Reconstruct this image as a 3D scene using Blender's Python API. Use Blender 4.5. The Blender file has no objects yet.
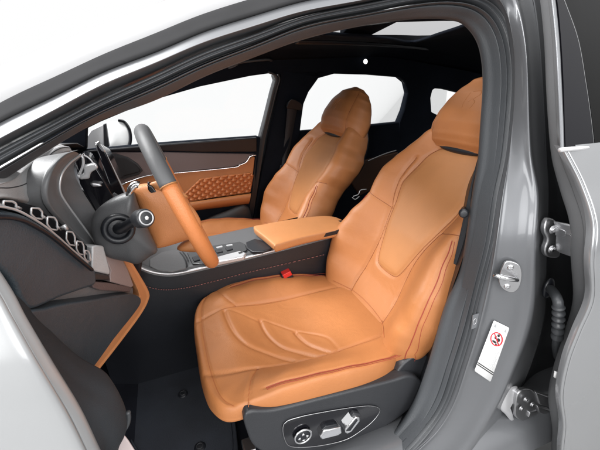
import bpy, bmesh, math, random
from mathutils import Vector as V, Matrix
R=math.radians
C=bpy.context.scene.collection
random.seed(4)
# ------------------------------------------------------------------ camera
CP=V((-.8345,-1.2535,1.2092)); YAW,PIT,ROL=R(19.2336),R(22.382),R(-2.8741); FPX=355.33
_f=V((math.sin(YAW)*math.cos(PIT),math.cos(YAW)*math.cos(PIT),-math.sin(PIT)))
_r=V((math.cos(YAW),-math.sin(YAW),0)); _u=_r.cross(_f)
RT=_r*math.cos(ROL)+_u*math.sin(ROL); UP=_u*math.cos(ROL)-_r*math.sin(ROL); FW=_f
cam=bpy.data.objects.new('camera',bpy.data.cameras.new('camera')); C.objects.link(cam)
M=Matrix((RT,UP,-FW)).transposed().to_4x4(); M.translation=CP; cam.matrix_world=M
cam.data.sensor_width=36; cam.data.lens=36*FPX/600; cam.data.clip_start=.02; cam.data.clip_end=200
bpy.context.scene.camera=cam
# measuring helpers: a sight line of the photograph met with a real plane of the car
def ray(x,y): return FW+RT*((x-300)/FPX)-UP*((y-225)/FPX)
def on_y(x,y,Y): d=ray(x,y); return CP+d*((Y-CP.y)/d.y)
def on_x(x,y,X): d=ray(x,y); return CP+d*((X-CP.x)/d.x)
def on_z(x,y,Z): d=ray(x,y); return CP+d*((Z-CP.z)/d.z)
def on_p(x,y,o,n): d=ray(x,y); return CP+d*((o-CP).dot(n)/d.dot(n))
def Ys(z): return -.74+max(0,z-.9)*.4
def S(x,y,off=0):
    Y=-.7
    for _ in range(25):
        p=on_y(x,y,Y); Y=Ys(p.z)+off
    return on_y(x,y,Y)
def YL(l,Y): return [on_y(x,y,Y) for x,y in l]
# ------------------------------------------------------------------ materials
def mat(name,col,rough=.5,metal=0,bump=0,scale=200,var=0,coat=0,kind='noise',spec=.5,col2=None,sheen=0,vscale=6):
    m=bpy.data.materials.new(name); m.use_nodes=True; n=m.node_tree.nodes; l=m.node_tree.links
    b=n['Principled BSDF']; b.inputs['Base Color'].default_value=(*col,1); b.inputs['Roughness'].default_value=rough
    b.inputs['Metallic'].default_value=metal; b.inputs['Coat Weight'].default_value=coat; b.inputs['Coat Roughness'].default_value=.06
    b.inputs['Specular IOR Level'].default_value=spec; b.inputs['Sheen Weight'].default_value=sheen
    tc=n.new('ShaderNodeTexCoord')
    if var or col2:
        nz=n.new('ShaderNodeTexNoise'); nz.inputs['Scale'].default_value=vscale; nz.inputs['Detail'].default_value=6
        l.new(tc.outputs['Object'],nz.inputs['Vector'])
        rp=n.new('ShaderNodeValToRGB'); e=rp.color_ramp.elements
        c2=col2 or tuple(min(1,c*(1+var)) for c in col); c1=col if col2 else tuple(c*(1-var) for c in col)
        e[0].position=.35; e[1].position=.65; e[0].color=(*c1,1); e[1].color=(*c2,1)
        l.new(nz.outputs['Fac'],rp.inputs['Fac']); l.new(rp.outputs['Color'],b.inputs['Base Color'])
        mr=n.new('ShaderNodeMapRange'); mr.inputs['To Min'].default_value=max(0,rough-.06); mr.inputs['To Max'].default_value=min(1,rough+.06)
        l.new(nz.outputs['Fac'],mr.inputs['Value']); l.new(mr.outputs['Result'],b.inputs['Roughness'])
    if bump:
        if kind=='leather':
            t=n.new('ShaderNodeTexVoronoi'); t.feature='SMOOTH_F1'; o=t.outputs['Distance']
        elif kind=='dots':
            t=n.new('ShaderNodeTexVoronoi'); t.inputs['Randomness'].default_value=0; o=t.outputs['Distance']
        else:
            t=n.new('ShaderNodeTexNoise'); t.inputs['Detail'].default_value=4; o=t.outputs['Fac']
        t.inputs['Scale'].default_value=scale; l.new(tc.outputs['Object'],t.inputs['Vector'])
        bp=n.new('ShaderNodeBump'); bp.inputs['Strength'].default_value=bump; bp.inputs['Distance'].default_value=.0015
        l.new(o,bp.inputs['Height']); h=bp
        if kind=='leather':
            # soft creases of a used hide
            w=n.new('ShaderNodeTexNoise'); w.inputs['Scale'].default_value=16; w.inputs['Detail'].default_value=3; w.inputs['Distortion'].default_value=1.2
            l.new(tc.outputs['Object'],w.inputs['Vector'])
            b2=n.new('ShaderNodeBump'); b2.inputs['Strength'].default_value=.10; b2.inputs['Distance'].default_value=.012
            l.new(w.outputs['Fac'],b2.inputs['Height']); l.new(bp.outputs['Normal'],b2.inputs['Normal']); h=b2
        l.new(h.outputs['Normal'],b.inputs['Normal'])
    return m
ORANGE=mat('orange_leather',(.37,.142,.048),.46,0,.22,900,.07,kind='leather',spec=.4)
TAN=mat('perforated_tan_leather',(.39,.168,.062),.5,0,.16,420,.08,kind='dots',spec=.4)
PALEORANGE=mat('pale_orange_leather',(.42,.175,.064),.46,0,.2,900,.06,kind='leather')
PAINT=mat('grey_metallic_paint',(.130,.134,.142),.42,.4,0,coat=.45,var=.02,vscale=900)
RUBBER=mat('door_rubber',(.045,.048,.052),.42,0,.25,350,.12)
TRIM=mat('grained_grey_trim',(.048,.052,.057),.5,0,.35,420,.06)
CONG=mat('grey_console_skin',(.075,.076,.079),.42,0,.2,450,.05)
HOODG=mat('charcoal_hood_skin',(.12,.122,.126),.45,0,.12,900,.05,kind='leather')
DASHG=mat('grey_dash_skin',(.44,.44,.445),.42,0,.3,450,.05,kind='leather')
DARK=mat('charcoal_plastic',(.022,.023,.026),.45,0,.3,450,.06)
BLACK=mat('black_plastic',(.007,.008,.011),.4,0,.2,400,.1)
LINER=mat('midnight_headlining',(.008,.010,.0145),.9,0,.3,700,.15,spec=.05)
CARPET=mat('black_carpet',(.009,.010,.014),.95,0,.8,900,.3,spec=.1)
GLOSSB=mat('piano_black',(.006,.006,.008),.08,0,0,coat=.3)
CHROME=mat('satin_chrome',(.78,.78,.79),.16,1)
STEEL=mat('cast_steel',(.5,.5,.51),.38,1,.3,300,.1)
MAUVE=mat('mauve_textured_inlay',(.12,.088,.086),.4,0,.6,420,.05,kind='dots')
PALEM=mat('pale_pink_plate',(.62,.52,.51),.35,.3,0,var=.03)
SILVER=mat('silver_plastic',(.55,.55,.56),.3,.5)
STITCH=mat('red_thread',(.26,.035,.02),.7)
SEAM=mat('brown_seam',(.20,.055,.016),.8)
SEAM2=mat('orange_thread',(.34,.105,.03),.7)
RED=mat('red_button',(.55,.02,.015),.4)
WEB=mat('belt_webbing',(.012,.013,.016),.7,0,.6,600)
MAT_=mat('navy_mat_rubber',(.016,.019,.026),.7,0,.6,260,.35)
PAPER=mat('white_label_paper',(.8,.8,.8),.5)
INKG=mat('grey_ink',(.33,.33,.34),.6)
INKB=mat('black_ink',(.02,.02,.02),.6)
INKR=mat('red_ink',(.6,.02,.03),.6)
FLOORW=mat('studio_floor',(.22,.22,.22),.6,0,0,var=.02,vscale=1)
LAMPM=mat('lamp_lens',(.9,.9,.88),.3)
def glassmat(name,tint,refl=1.0,ior=1.48):
    m=bpy.data.materials.new(name); m.use_nodes=True; n=m.node_tree.nodes; l=m.node_tree.links
    n.remove(n['Principled BSDF']); o=n['Material Output']
    t=n.new('ShaderNodeBsdfTransparent'); t.inputs['Color'].default_value=(*tint,1)
    g=n.new('ShaderNodeBsdfGlossy'); g.inputs['Roughness'].default_value=.02
    f=n.new('ShaderNodeFresnel'); f.inputs['IOR'].default_value=ior
    k=n.new('ShaderNodeMath'); k.operation='MULTIPLY'; k.inputs[1].default_value=refl
    x=n.new('ShaderNodeMixShader'); l.new(f.outputs[0],k.inputs[0]); l.new(k.outputs[0],x.inputs[0]); l.new(t.outputs[0],x.inputs[1]); l.new(g.outputs[0],x.inputs[2]); l.new(x.outputs[0],o.inputs['Surface'])
    return m
GLASS=glassmat('window_glass',(.995,1,1),.35)
ROOFGL=glassmat('tinted_roof_glass',(.72,.72,.73),.3)
SHIELD=glassmat('windscreen_glass',(.93,.94,.94),1)
# ------------------------------------------------------------------ mesh helpers
def cr(P,n,closed=False):
    """n points on a Catmull-Rom curve through P (uniform parameter)"""
    out=[]; N=len(P); segs=N if closed else N-1
    for i in range(n):
        t=i*segs/(n if closed else n-1); k=min(int(t),segs-1); f=t-k
        g=lambda j: P[j%N] if closed else P[max(0,min(N-1,j))]
        a,b,c,d=g(k-1),g(k),g(k+1),g(k+2)
        if not isinstance(a,V): a,b,c,d=V(a),V(b),V(c),V(d)
        out.append(.5*((2*b)+(c-a)*f+(2*a-5*b+4*c-d)*f*f+(3*b-a-3*c+d)*f**3))
    return out
def crl(P,n,closed=False):
    """the same, evenly spaced along its length"""
    Q=cr(P,n*6,closed); 
    if closed: Q=Q+[Q[0]]
    L=[0]
    for a,b in zip(Q,Q[1:]): L.append(L[-1]+(b-a).length)
    out=[]; j=0
    for i in range(n):
        t=L[-1]*i/(n if closed else n-1)
        while j<len(Q)-2 and L[j+1]<t: j+=1
        f=(t-L[j])/max(1e-9,L[j+1]-L[j]); out.append(Q[j].lerp(Q[j+1],min(1,f)))
    return out
def link(name,me,m,parent=None,smooth=True):
    for x in (m if isinstance(m,(list,tuple)) else [m]): me.materials.append(x)
    if smooth:
        for p in me.polygons: p.use_smooth=True
    o=bpy.data.objects.new(name,me); C.objects.link(o)
    if parent is not None:
        o.parent=parent
        if not LOCAL and parent.type=='EMPTY': o.matrix_parent_inverse=Matrix.Translation(-parent.location)
    return o
LOCAL=False
class MB:
    def __init__(s): s.v=[]; s.f=[]; s.mi=[]
    def add(s,vs,fs,mi=0):
        b=len(s.v); s.v+=[tuple(v) for v in vs]; s.f+=[tuple(i+b for i in f) for f in fs]; s.mi+=[mi]*len(fs)
    def loft(s,curves,cu=False,cv=False,mi=0):
        n=len(curves[0]); m=len(curves); vs=[p for c in curves for p in c]; fs=[]
        for i in range(m if cv else m-1):
            for j in range(n if cu else n-1):
                a,b=i*n+j,i*n+(j+1)%n; c,d=((i+1)%m)*n+(j+1)%n,((i+1)%m)*n+j
                fs.append((a,b,c,d))
        s.add(vs,fs,mi)
    def fan(s,c,mi=0):
        cen=sum((V(p) for p in c),V())/len(c); n=len(c); s.add(list(c)+[cen],[(i,(i+1)%n,n) for i in range(n)],mi)
    def tube(s,P,r,n=8,closed=False,mi=0,flat=1.0,upv=None,caps=True):
        N=len(P); rings=[]
        nrm=V(upv) if upv is not None else None
        for i,p in enumerate(P):
            p=V(p); a=V(P[(i-1)%N] if closed or i>0 else P[i]); b=V(P[(i+1)%N] if closed or i<N-1 else P[i]); t=(b-a).normalized()
            if nrm is None: nrm=t.orthogonal().normalized()
            x=(nrm-t*nrm.dot(t)).normalized(); 
            if upv is None: nrm=x
            y=t.cross(x); rr=r[i] if isinstance(r,(list,tuple)) else r
            rings.append([p+x*(math.cos(2*math.pi*k/n)*rr*flat)+y*(math.sin(2*math.pi*k/n)*rr) for k in range(n)])
        s.loft(rings,True,closed,mi)
        if caps and not closed: s.fan(rings[0],mi); s.fan(rings[-1],mi)
    def prism(s,outl,ext,mi=0,side=None):
        ext=V(ext); n=len(outl); a=[V(p) for p in outl]; b=[p+ext for p in a]
        s.add(a+b,[tuple(range(n)),tuple(range(2*n-1,n-1,-1))],mi); s.add(a+b,[(i,(i+1)%n,n+(i+1)%n,n+i) for i in range(n)],mi if side is None else side)
    def box(s,lo,hi,mi=0):
        x0,y0,z0=lo; x1,y1,z1=hi
        s.prism([(x0,y0,z0),(x1,y0,z0),(x1,y1,z0),(x0,y1,z0)],(0,0,z1-z0),mi)
    def pillow(s,outl,nrm,bulge,back=0,k=10,mi=0,p=2.2,round_=None):
        """outline blown up towards nrm by bulge and to the other side by back: a solid cushion"""
        nrm=V(nrm).normalized(); c=sum((V(q) for q in outl),V())/len(outl); rings=[]
        for i in range(k+1):
            f=math.sin(math.pi/2*i/k) if i else 0.0
            f=max(f,.02); h=(1-f**p)**(1/p) if f<1 else 0
            rings.append([c.lerp(V(q),f)+nrm*(bulge*h) for q in outl])
        for i in range(k-1,-1,-1):
            f=max(.02,math.sin(math.pi/2*i/k)); h=(1-f**p)**(1/p)
            rings.append([c.lerp(V(q),f)-nrm*(back*h) for q in outl])
        s.loft(rings,True,False,mi); s.fan(rings[0],mi); s.fan(rings[-1],mi)
    def build(s,name,m,parent=None,smooth=True,bevel=0,sharp=None,solid=0,sub=0,merge=True):
        me=bpy.data.meshes.new(name); me.from_pydata(s.v,[],s.f)
        for p,i in zip(me.polygons,s.mi): p.material_index=i
        bm=bmesh.new(); bm.from_mesh(me)
        if merge: bmesh.ops.remove_doubles(bm,verts=bm.verts,dist=1e-5)
        bmesh.ops.recalc_face_normals(bm,faces=bm.faces)
        if sharp is not None:
            for e in bm.edges:
                if len(e.link_faces)==2 and e.calc_face_angle(0)>R(sharp): e.smooth=False
        bm.to_mesh(me); bm.free()
        o=link(name,me,m,parent,smooth)
        if solid:
            d=o.modifiers.new('solid','SOLIDIFY'); d.thickness=solid; d.offset=0
        if bevel:
            d=o.modifiers.new('bevel','BEVEL'); d.width=bevel; d.segments=3 if bevel<.01 else 5; d.limit_method='ANGLE'; d.angle_limit=R(35)
            d.harden_normals=False
        if sub:
            d=o.modifiers.new('sub','SUBSURF'); d.levels=sub; d.render_levels=sub
        return o
def tubeobj(name,P,r,m,parent,n=8,**k):
    b=MB(); b.tube(P,r,n,**k); return b.build(name,m,parent)
def prismobj(name,outl,ext,m,parent,bevel=.003,**k):
    b=MB(); b.prism(outl,ext); return b.build(name,m,parent,smooth=True,bevel=bevel,sharp=30,**k)
def thing(name,label,cat,loc=(0,0,0),group=None):
    o=bpy.data.objects.new(name,None); C.objects.link(o); o.location=loc; o['label']=label; o['category']=cat
    if group: o['group']=group
    o.empty_display_size=.1
    return o
def ss(a,b,x):
    t=max(0,min(1,(x-a)/(b-a))); return t*t*(3-2*t)
def interp(T,x):
    if x<=T[0][0]: return T[0][1]
    for (a,p),(b,q) in zip(T,T[1:]):
        if x<=b:
            t=(x-a)/(b-a); t=t*t*(3-2*t)*.5+t*.5; return p+(q-p)*t
    return T[-1][1]
def seg_d(px,py,poly,closed=False):
    d=9
    for i in range(len(poly)-(0 if closed else 1)):
        ax,ay=poly[i]; bx,by=poly[(i+1)%len(poly)]; dx,dy=bx-ax,by-ay
        t=max(0,min(1,((px-ax)*dx+(py-ay)*dy)/(dx*dx+dy*dy+1e-12))); d=min(d,math.hypot(px-ax-t*dx,py-ay-t*dy))
    return d
def inpoly(x,y,P):
    c=False
    for i in range(len(P)):
        (ax,ay),(bx,by)=P[i],P[i-1]
        if (ay>y)!=(by>y) and x<(bx-ax)*(y-ay)/(by-ay)+ax: c=not c
    return c
def cr2(P,n,closed=False): return [(q.x,q.y) for q in cr([V((x,y,0)) for x,y in P],n,closed)]
# ================================================================== SEATS
def build_seat(loc,label,lean,red=True):
    """sports seat, local frame: x rearward, y to the far side, hip line at x=0 z=.22 above its rails"""
    global LOCAL
    LOCAL=True
    root=thing('bucket_seat',label,'car seat',loc,'tan leather front seats')
    L=R(lean); T=V((math.sin(L),0,math.cos(L))); N=V((-math.cos(L),0,math.sin(L))); B=V((0,0,.22))
    # ---------------- backrest
    Wt=[(-.08,.205),(-.03,.235),(.04,.262),(.13,.288),(.20,.288),(.27,.268),(.33,.247),(.375,.243),(.42,.256),(.47,.258),(.52,.236),(.56,.208),(.60,.180),(.64,.150),(.70,.128),(.735,.09),(.765,.05),(.78,.01)]
    up=lambda T:[(s if s<.57 else .597+(s-.575)*1.083,w) for s,w in T]
    Wt=up(Wt)
    At=[(-.08,.03),(.0,.05),(.08,.085),(.17,.10),(.28,.082),(.36,.062),(.42,.058),(.48,.054),(.56,.048),(.62,.036),(.68,.02)]
    Ct=[(-.08,.02),(.0,.012),(.12,.0),(.3,.012),(.45,.004),(.54,-.012),(.59,-.022),(.66,-.03),(.78,-.06)]
    Dt=[(-.08,.06),(.05,.085),(.2,.10),(.4,.125),(.52,.15),(.60,.135),(.68,.10),(.74,.06),(.78,.01)]
    panel=cr2([(-.035,.165),(.035,.165),(.062,.185),(.088,.27),(.118,.37),(.138,.45),(.114,.535),(.078,.592),(0,.598),(-.078,.592),(-.114,.535),(-.138,.45),(-.118,.37),(-.088,.27),(-.062,.185)],90,True)
    wing=cr2([(.085,-.07),(.098,.0),(.103,.08),(.097,.16),(.096,.25),(.118,.34),(.145,.41),(.152,.48),(.135,.54)],50)
    crest=cr2([(.232,-.05),(.25,.03),(.262,.11),(.262,.19),(.246,.26),(.226,.32),(.212,.355)],40)
    crest2=cr2([(.240,-.05),(.258,.03),(.270,.11),(.270,.19),(.254,.26),(.233,.32),(.219,.355)],40)
    notch=cr2([(.122,.355),(.165,.362),(.205,.370),(.236,.380)],20)
    low=cr2([(-.17,.02),(-.08,.035),(0,.04),(.08,.035),(.17,.02)],30)
    UC=lambda s:-.024*ss(.1,.52,s)
    def wf(u,s):
        W=interp(Wt,s); a=abs(u); ub=.085+.035*ss(.2,.4,s)-.042*ss(.47,.57,s)
        w=interp(At,s)*ss(ub,max(ub+.03,W*.90),a)+interp(Ct,s)
        w-=.010*math.exp(-((s-.165)/.05)**2)*math.exp(-(u/.1)**2)*0
        return w
    def groove(u,s):
        d=min(seg_d(u,s,panel,True),seg_d(abs(u),s,wing))
        g=-.006*math.exp(-(d/.0045)**2)
        g-=.003*math.exp(-(seg_d(abs(u),s,notch)/.005)**2)
        d=seg_d(abs(u),s,crest); g-=.003*math.exp(-(d/.004)**2)
        if inpoly(u,s,panel): g+=.004*ss(0,.025,seg_d(u,s,panel,True))
        g+=-.0003*math.sin(s*95+math.sin(u*22)*2.0)*ss(.12,.2,abs(u))*ss(.0,.05,s)*(1-ss(.25,.35,s))
        return g
    def surf(u,s,off=0):
        W=max(interp(Wt,s),.004); x=max(-1,min(1,u/W)); we=interp(Ct,s)-.02
        w=we+(wf(u,s)+groove(u,s)-we)*math.sqrt(max(0,1-abs(x)**9))
        return B+T*s+N*(w+off)+V((0,-u+UC(s),0))
    b=MB(); rings=[]; NF=150; NB=36; SS=[-.08+.896*i/190 for i in range(191)]
    for s in SS:
        W=max(interp(Wt,s),.004); r=[]; we=interp(Ct,s)-.02; D=interp(Dt,s)
        for j in range(NF+1):
            y=-1+2*j/NF; x=math.sin(math.pi/2*y)*.35+y*.65; r.append(surf(x*W,s))
        for j in range(1,NB):
            y=1-2*j/NB; x=math.sin(math.pi/2*y); w=we-D*(1-abs(x)**3.0)**.5; r.append(B+T*s+N*w+V((0,-x*W+UC(s),0)))
        rings.append(r)
    b.loft(rings,True); b.fan(rings[0]); b.fan(rings[-1])
    # colour zones follow the sewn panels
    for k,f in enumerate(b.f):
        if len(f)==4:
            i,j=divmod(f[0],NF+NB)
            if i<len(SS) and j<NF:
                y=-1+2*(j+.5)/NF; x=math.sin(math.pi/2*y)*.35+y*.65; s=SS[i]+.002; u=x*interp(Wt,s)
                if inpoly(u,s,panel): b.mi[k]=1
            elif NF+5<j<NF+NB-6: b.mi[k]=2
    back=b.build('backrest',[ORANGE,TAN,BLACK],root)
    def one(name,P,r,m,par,closed=False):
        b=MB(); b.tube(P,r,5,closed=closed); b.build(name,m,par)
    one('seam',[surf(u,s,.0008) for u,s in panel],.0010,SEAM,back,True)
    one('seam',[surf(u,s,.0015) for u,s in low],.001,SEAM2,back)
    for sg in (-1,1):
        one('seam',[surf(sg*u,s,.0008) for u,s in wing],.0010,SEAM,back)
        one('seam',[surf(sg*u,s,.0006) for u,s in notch],.0009,SEAM,back)
        one('piping',[surf(sg*u,s,.0010) for u,s in crest],.0013,STITCH,back)
        one('piping',[surf(sg*u,s,.0006) for u,s in crest2],.0007,STITCH,back)
    # ---------------- headrest
    Wh=[(.575,.155),(.60,.176),(.63,.178),(.66,.172),(.70,.157),(.74,.133),(.77,.103),(.79,.068),(.80,.02)]
    Fh=[(.575,-.012),(.59,.006),(.61,.018),(.64,.030),(.67,.032),(.72,.024),(.77,.002),(.80,-.03)]
    Bh=[(.575,-.08),(.61,-.12),(.66,-.125),(.72,-.11),(.77,-.085),(.80,-.045)]
    Wh,Fh,Bh=up(Wh),up(Fh),up(Bh)
    hs=cr2([(.128,.602),(.128,.63),(.124,.67),(.117,.72),(.103,.77),(.080,.81)],30)
    def hsurf(u,s,off=0):
        W=interp(Wh,s); x=max(-1,min(1,u/W)); mid=(interp(Fh,s)*.35+interp(Bh,s)*.65)
        w=mid+(interp(Fh,s)-mid)*(1-abs(x)**3.2)**.5-.004*math.exp(-(seg_d(abs(u),s,hs)/.004)**2)
        return B+T*s+N*(w+off)+V((0,-u-.024,0))
    b=MB(); rings=[]; NF=70;NB=26
    for i in range(90):
        y=i/89; s=.597+.2436*(.5-.5*math.cos(math.pi*y)) ; W=interp(Wh,s); r=[]; mid=(interp(Fh,s)*.35+interp(Bh,s)*.65)
        for j in range(NF+1): q=-1+2*j/NF; x=math.sin(math.pi/2*q); r.append(hsurf(x*W,s))
        for j in range(1,NB):
            q=1-2*j/NB; x=math.sin(math.pi/2*q); w=mid+(interp(Bh,s)-mid)*(1-abs(x)**3.)**.5; r.append(B+T*s+N*w+V((0,-x*W-.024,0)))
        rings.append(r)
    b.loft(rings,True); b.fan(rings[0]); b.fan(rings[-1])
    head=b.build('headrest',ORANGE,root)
    for sg in (-1,1): one('seam',[hsurf(sg*u,s,.0007) for u,s in hs],.0009,SEAM,head)
    b=MB()   # pressed emblem: two facing hooks
    for st in ([(-.020,.715),(-.022,.690),(-.016,.672)],[(-.012,.718),(.004,.722),(.012,.712),(.000,.698),(.010,.690),(.008,.672)],[(-.010,.690),(-.004,.700)]):
        b.tube([hsurf(u*1.25+.005,s*1.15-.067,-.0002) for u,s in cr2(st,14)],.0013,5)
    b.build('emblem',ORANGE,head)
    # black inset painting in the shade of the gap under the headrest
    b=MB(); b.pillow([B+T*(.599+.013*math.sin(a))+N*(-.020)+V((0,.085*math.cos(a)-.024,0)) for a in [2*math.pi*k/32 for k in range(32)]],N,.010,.012)
    b.build('neck_gap_shade',BLACK,root)
    # ---------------- cushion, plan in (x,u)
    plan=cr2([(-.545,0),(-.543,.12),(-.528,.205),(-.49,.252),(-.40,.268),(-.25,.270),(-.13,.264),(-.04,.238),(.02,.18),(.045,.1),(.05,0),(.045,-.1),(.02,-.18),(-.04,-.238),(-.13,-.264),(-.25,-.270),(-.40,-.268),(-.49,-.252),(-.528,-.205),(-.543,-.12)],220,True)
    ct=(-.24,0)
    def top(x,u):
        a=abs(u)
        z=.247+.018*ss(-.2,-.46,x)-.018*ss(-.05,-.25,x)*ss(-.46,-.3,x)*math.exp(-(u/.13)**2)
        z+=.040*ss(.135,.225,a)*ss(-.56,-.30,x)*(1-.95*ss(-.26,.0,x))
        z+=.010*math.exp(-((x+.43)/.07)**2)*(1-ss(.12,.22,a))
        return z
    ch1=cr2([(-.505,.115),(-.49,.135)],4)
    seams=[]
    def pxs(l,z=.50): return [((q.x-DL.x),-(q.y-DL.y)) for q in (on_z(x,y,z) for x,y in l)]
    DL=V((-.32,-.385,.25))
    arcs=[pxs([(225,317),(229,328),(236,340),(248,350),(268,355),(293,361)]),pxs([(260,320),(263,327),(270,336),(282,345),(300,351),(320,357)]),pxs([(295,328),(299,333),(308,341),(322,348),(335,353)])]
    arcs2=[pxs([(225,317),(229,315.5),(240,317),(258,321)]),pxs([(260,320),(264,319),(280,322),(296,327)]),pxs([(295,328),(300,327),(318,331),(330,337),(340,351)])]
    inner=cr2([(-.535,.115),(-.47,.140),(-.40,.150),(-.25,.152),(-.10,.150),(.0,.145)],50)
    front=cr2([(-.48,-.246),(-.505,-.2),(-.517,-.1),(-.519,0),(-.517,.1),(-.505,.2),(-.48,.246)],60)
    pipe=cr2([(-.40,.238),(-.30,.246),(-.18,.246),(-.06,.238),(.0,.23)],40)
    arcs=[cr2(a,30) for a in arcs]; arcs2=[cr2(a,30) for a in arcs2]
    cross=cr2([(-.40,.150),(-.425,.19),(-.44,.23),(-.45,.268)],16)
    def ds(x,u):
        d=min(seg_d(x,abs(u),inner),*(seg_d(x,u,a) for a in arcs)); g=-.0055*math.exp(-(d/.005)**2)
        d=min(seg_d(x,u,front),seg_d(x,abs(u),pipe)); g-=.003*math.exp(-(d/.004)**2)
        d=min(seg_d(x,u,a) for a in arcs2); g-=.0022*math.exp(-(d/.005)**2)
        d=seg_d(x,abs(u),cross); g-=.003*math.exp(-(d/.004)**2)
        # each quilted field swells up between its seams
        g+=.0012*sum(math.exp(-((seg_d(x,u,a)-.018)/.012)**2) for a in arcs)*(1 if abs(u)<.15 else 0)
        g+=.0010*math.sin(x*70+math.sin(u*30)*2)*ss(.16,.2,abs(u))
        return g
    def csurf(x,u,off=0): return V((x,-u,top(x,u)+ds(x,u)+off))
    b=MB(); rings=[]
    for i in range(112):
        f=.01+.95*(i/111); rings.append([csurf(ct[0]+(x-ct[0])*f,u*f) for x,u in plan])
    for a in (12,25,38,52,66,80,90):
        f=.96+.04*math.sin(R(a)); r=[]
        for x,u in plan:
            q=csurf(ct[0]+(x-ct[0])*f,u*f); q.z-=.034*(1-math.cos(R(a))); r.append(q)
        rings.append(r)
    for dz,f in ((.02,1.004),(.035,.994),(.038,.992),(.045,1.0),(.07,.99),(.085,.97)):
        r=[]
        for x,u in plan:
            q=csurf(ct[0]+(x-ct[0])*f,u*f); fr=ss(-.46,-.30,x); q.z=q.z-.034-dz*(.12+.88*fr)-.01*fr; r.append(q)
        rings.append(r)
    b.loft(rings,True); b.fan(rings[0]); b.fan(rings[-1])
    cush=b.build('seat_cushion',ORANGE,root)
    for k,p in enumerate(cush.data.polygons): pass
    for sg in (-1,1):
        one('seam',[csurf(x,sg*u,.0002) for x,u in inner],.0007,SEAM2,cush)
        one('seam',[csurf(x,sg*u,.0006) for x,u in cross],.0009,SEAM2,cush)
        one('piping',[csurf(x,sg*u,.0010) for x,u in pipe],.0013,STITCH,cush)
        one('piping',[csurf(x,sg*(u+.008),.0006) for x,u in pipe],.0007,STITCH,cush)
    one('seam',[csurf(x,u,.0004) for x,u in front],.0008,SEAM2,cush)
    # ---------------- base
    b=MB()
    b.prism([(-.44,-.20,.03),(-.44,-.20,.155),(.04,-.20,.165),(.10,-.20,.09),(.08,-.20,.03)],(0,.40,0))
    b.build('seat_frame',BLACK,root,bevel=.008,sharp=30)
    for y in (-.19,.15):
        b=MB(); b.box((-.47,y,0),(.12,y+.045,.03)); b.build('rail',STEEL,root,bevel=.004,sharp=30)
    LOCAL=False
    return root
driver=build_seat((-.32,-.385,.25),'orange leather driver seat in the open doorway, its whole cushion in view',28)
def copy_tree(o,parent=None):
    c=o.copy(); C.objects.link(c)
    if parent is not None: c.parent=parent; c.matrix_parent_inverse=o.matrix_parent_inverse.copy()
    for ch in list(o.children):
        if ch is not c: copy_tree(ch,c)
    return c
passenger=copy_tree(driver)
passenger.location=(-.378,.39,.212); passenger.scale=(1,1.08,1)
passenger['label']='orange leather passenger seat beyond the centre armrest, in front of the far window'
# driver seat: side cover with switches, buckle
b=MB(); o=crl([on_y(x,y,-0.6630) for x,y in [(246,413),(275,410),(320,399),(360,389),(392,381),(412,376),(424,386),(417,402),(396,420),(365,438),(330,452),(290,460),(258,450),(247,432)]],80,True)
b.prism(o,(0,.035,0)); b.build('side_cover',DARK,driver,bevel=.006,sharp=40)
panel_o=crl([on_y(x,y,-0.6670) for x,y in [(284,424),(300,417),(330,411),(356,407),(372,406),(380,410),(374,420),(362,430),(345,440),(318,446),(293,447),(285,440)]],60,True)
b=MB(); b.prism(panel_o,(0,.012,0)); sp=b.build('switch_panel',GLOSSB,driver,bevel=.002,sharp=30)
b=MB(); b.tube(panel_o,.0009,6,closed=True); b.build('panel_trim',STEEL,sp)
kc=on_y(302.5,435,-0.6700)
b=MB(); b.tube([kc+V((.021*math.cos(a),-.004,.021*math.sin(a))) for a in [2*math.pi*k/40 for k in range(40)]],.0028,8,closed=True); b.build('knob_ring',CHROME,sp)
b=MB(); b.pillow([kc+V((.019*math.cos(a),0,.019*math.sin(a))) for a in [2*math.pi*k/32 for k in range(32)]],(0,-1,0),.008,.004)
b.build('lumbar_knob',BLACK,sp)
for k in range(4):
    a=k*math.pi/2; c=kc+V((.011*math.cos(a),-.0085,.011*math.sin(a))); d=V((-math.sin(a),0,math.cos(a)))*.004; e=V((math.cos(a),0,math.sin(a)))*.003
    b=MB(); b.prism([c-d-e,c+d-e,c+e],(0,.003,0)); b.build('arrow_mark',SILVER,sp)
def slab(outl,Y,depth,m,name,parent,bev=.003):
    b=MB(); b.prism([on_y(x,y,Y) for x,y in outl],(0,depth,0)); return b.build(name,m,parent,bevel=bev,sharp=30)
slab([(320,437.5),(324,431),(341,427.5),(342.5,433),(338,436),(322,440)],-0.6800,.02,CHROME,'cushion_switch',sp,.003)
slab([(322,430),(326,426.5),(336,424.5),(339,426.5),(326,430.5)],-0.6760,.012,BLACK,'cushion_switch',sp,.002)
slab([(345,433),(346,429),(356,417.5),(360,417.5),(360.5,421),(352,432),(347,434.5)],-0.6820,.02,CHROME,'backrest_switch',sp,.003)
slab([(346.5,431.5),(356,420),(358,420.5),(350.5,431)],-0.6845,.004,BLACK,'backrest_switch',sp,.001)
slab([(351,417),(354,413),(360,414),(361,416.5),(355,419)],-0.6760,.012,DARK,'backrest_switch',sp,.002)
b=MB(); b.prism([on_y(x,y,-.155) for x,y in [(281.5,276),(291,271.5),(299,287),(296,300),(286,297)]],(0,.026,0)); bk_=b.build('belt_buckle',BLACK,driver,bevel=.004,sharp=30)
b=MB(); b.prism([on_y(x,y,-.156) for x,y in [(282.6,275.2),(290.6,271.3),(292.5,275),(284.3,279.2)]],(0,.028,0)); b.build('release_button',RED,bk_,bevel=.002,sharp=30)
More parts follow.
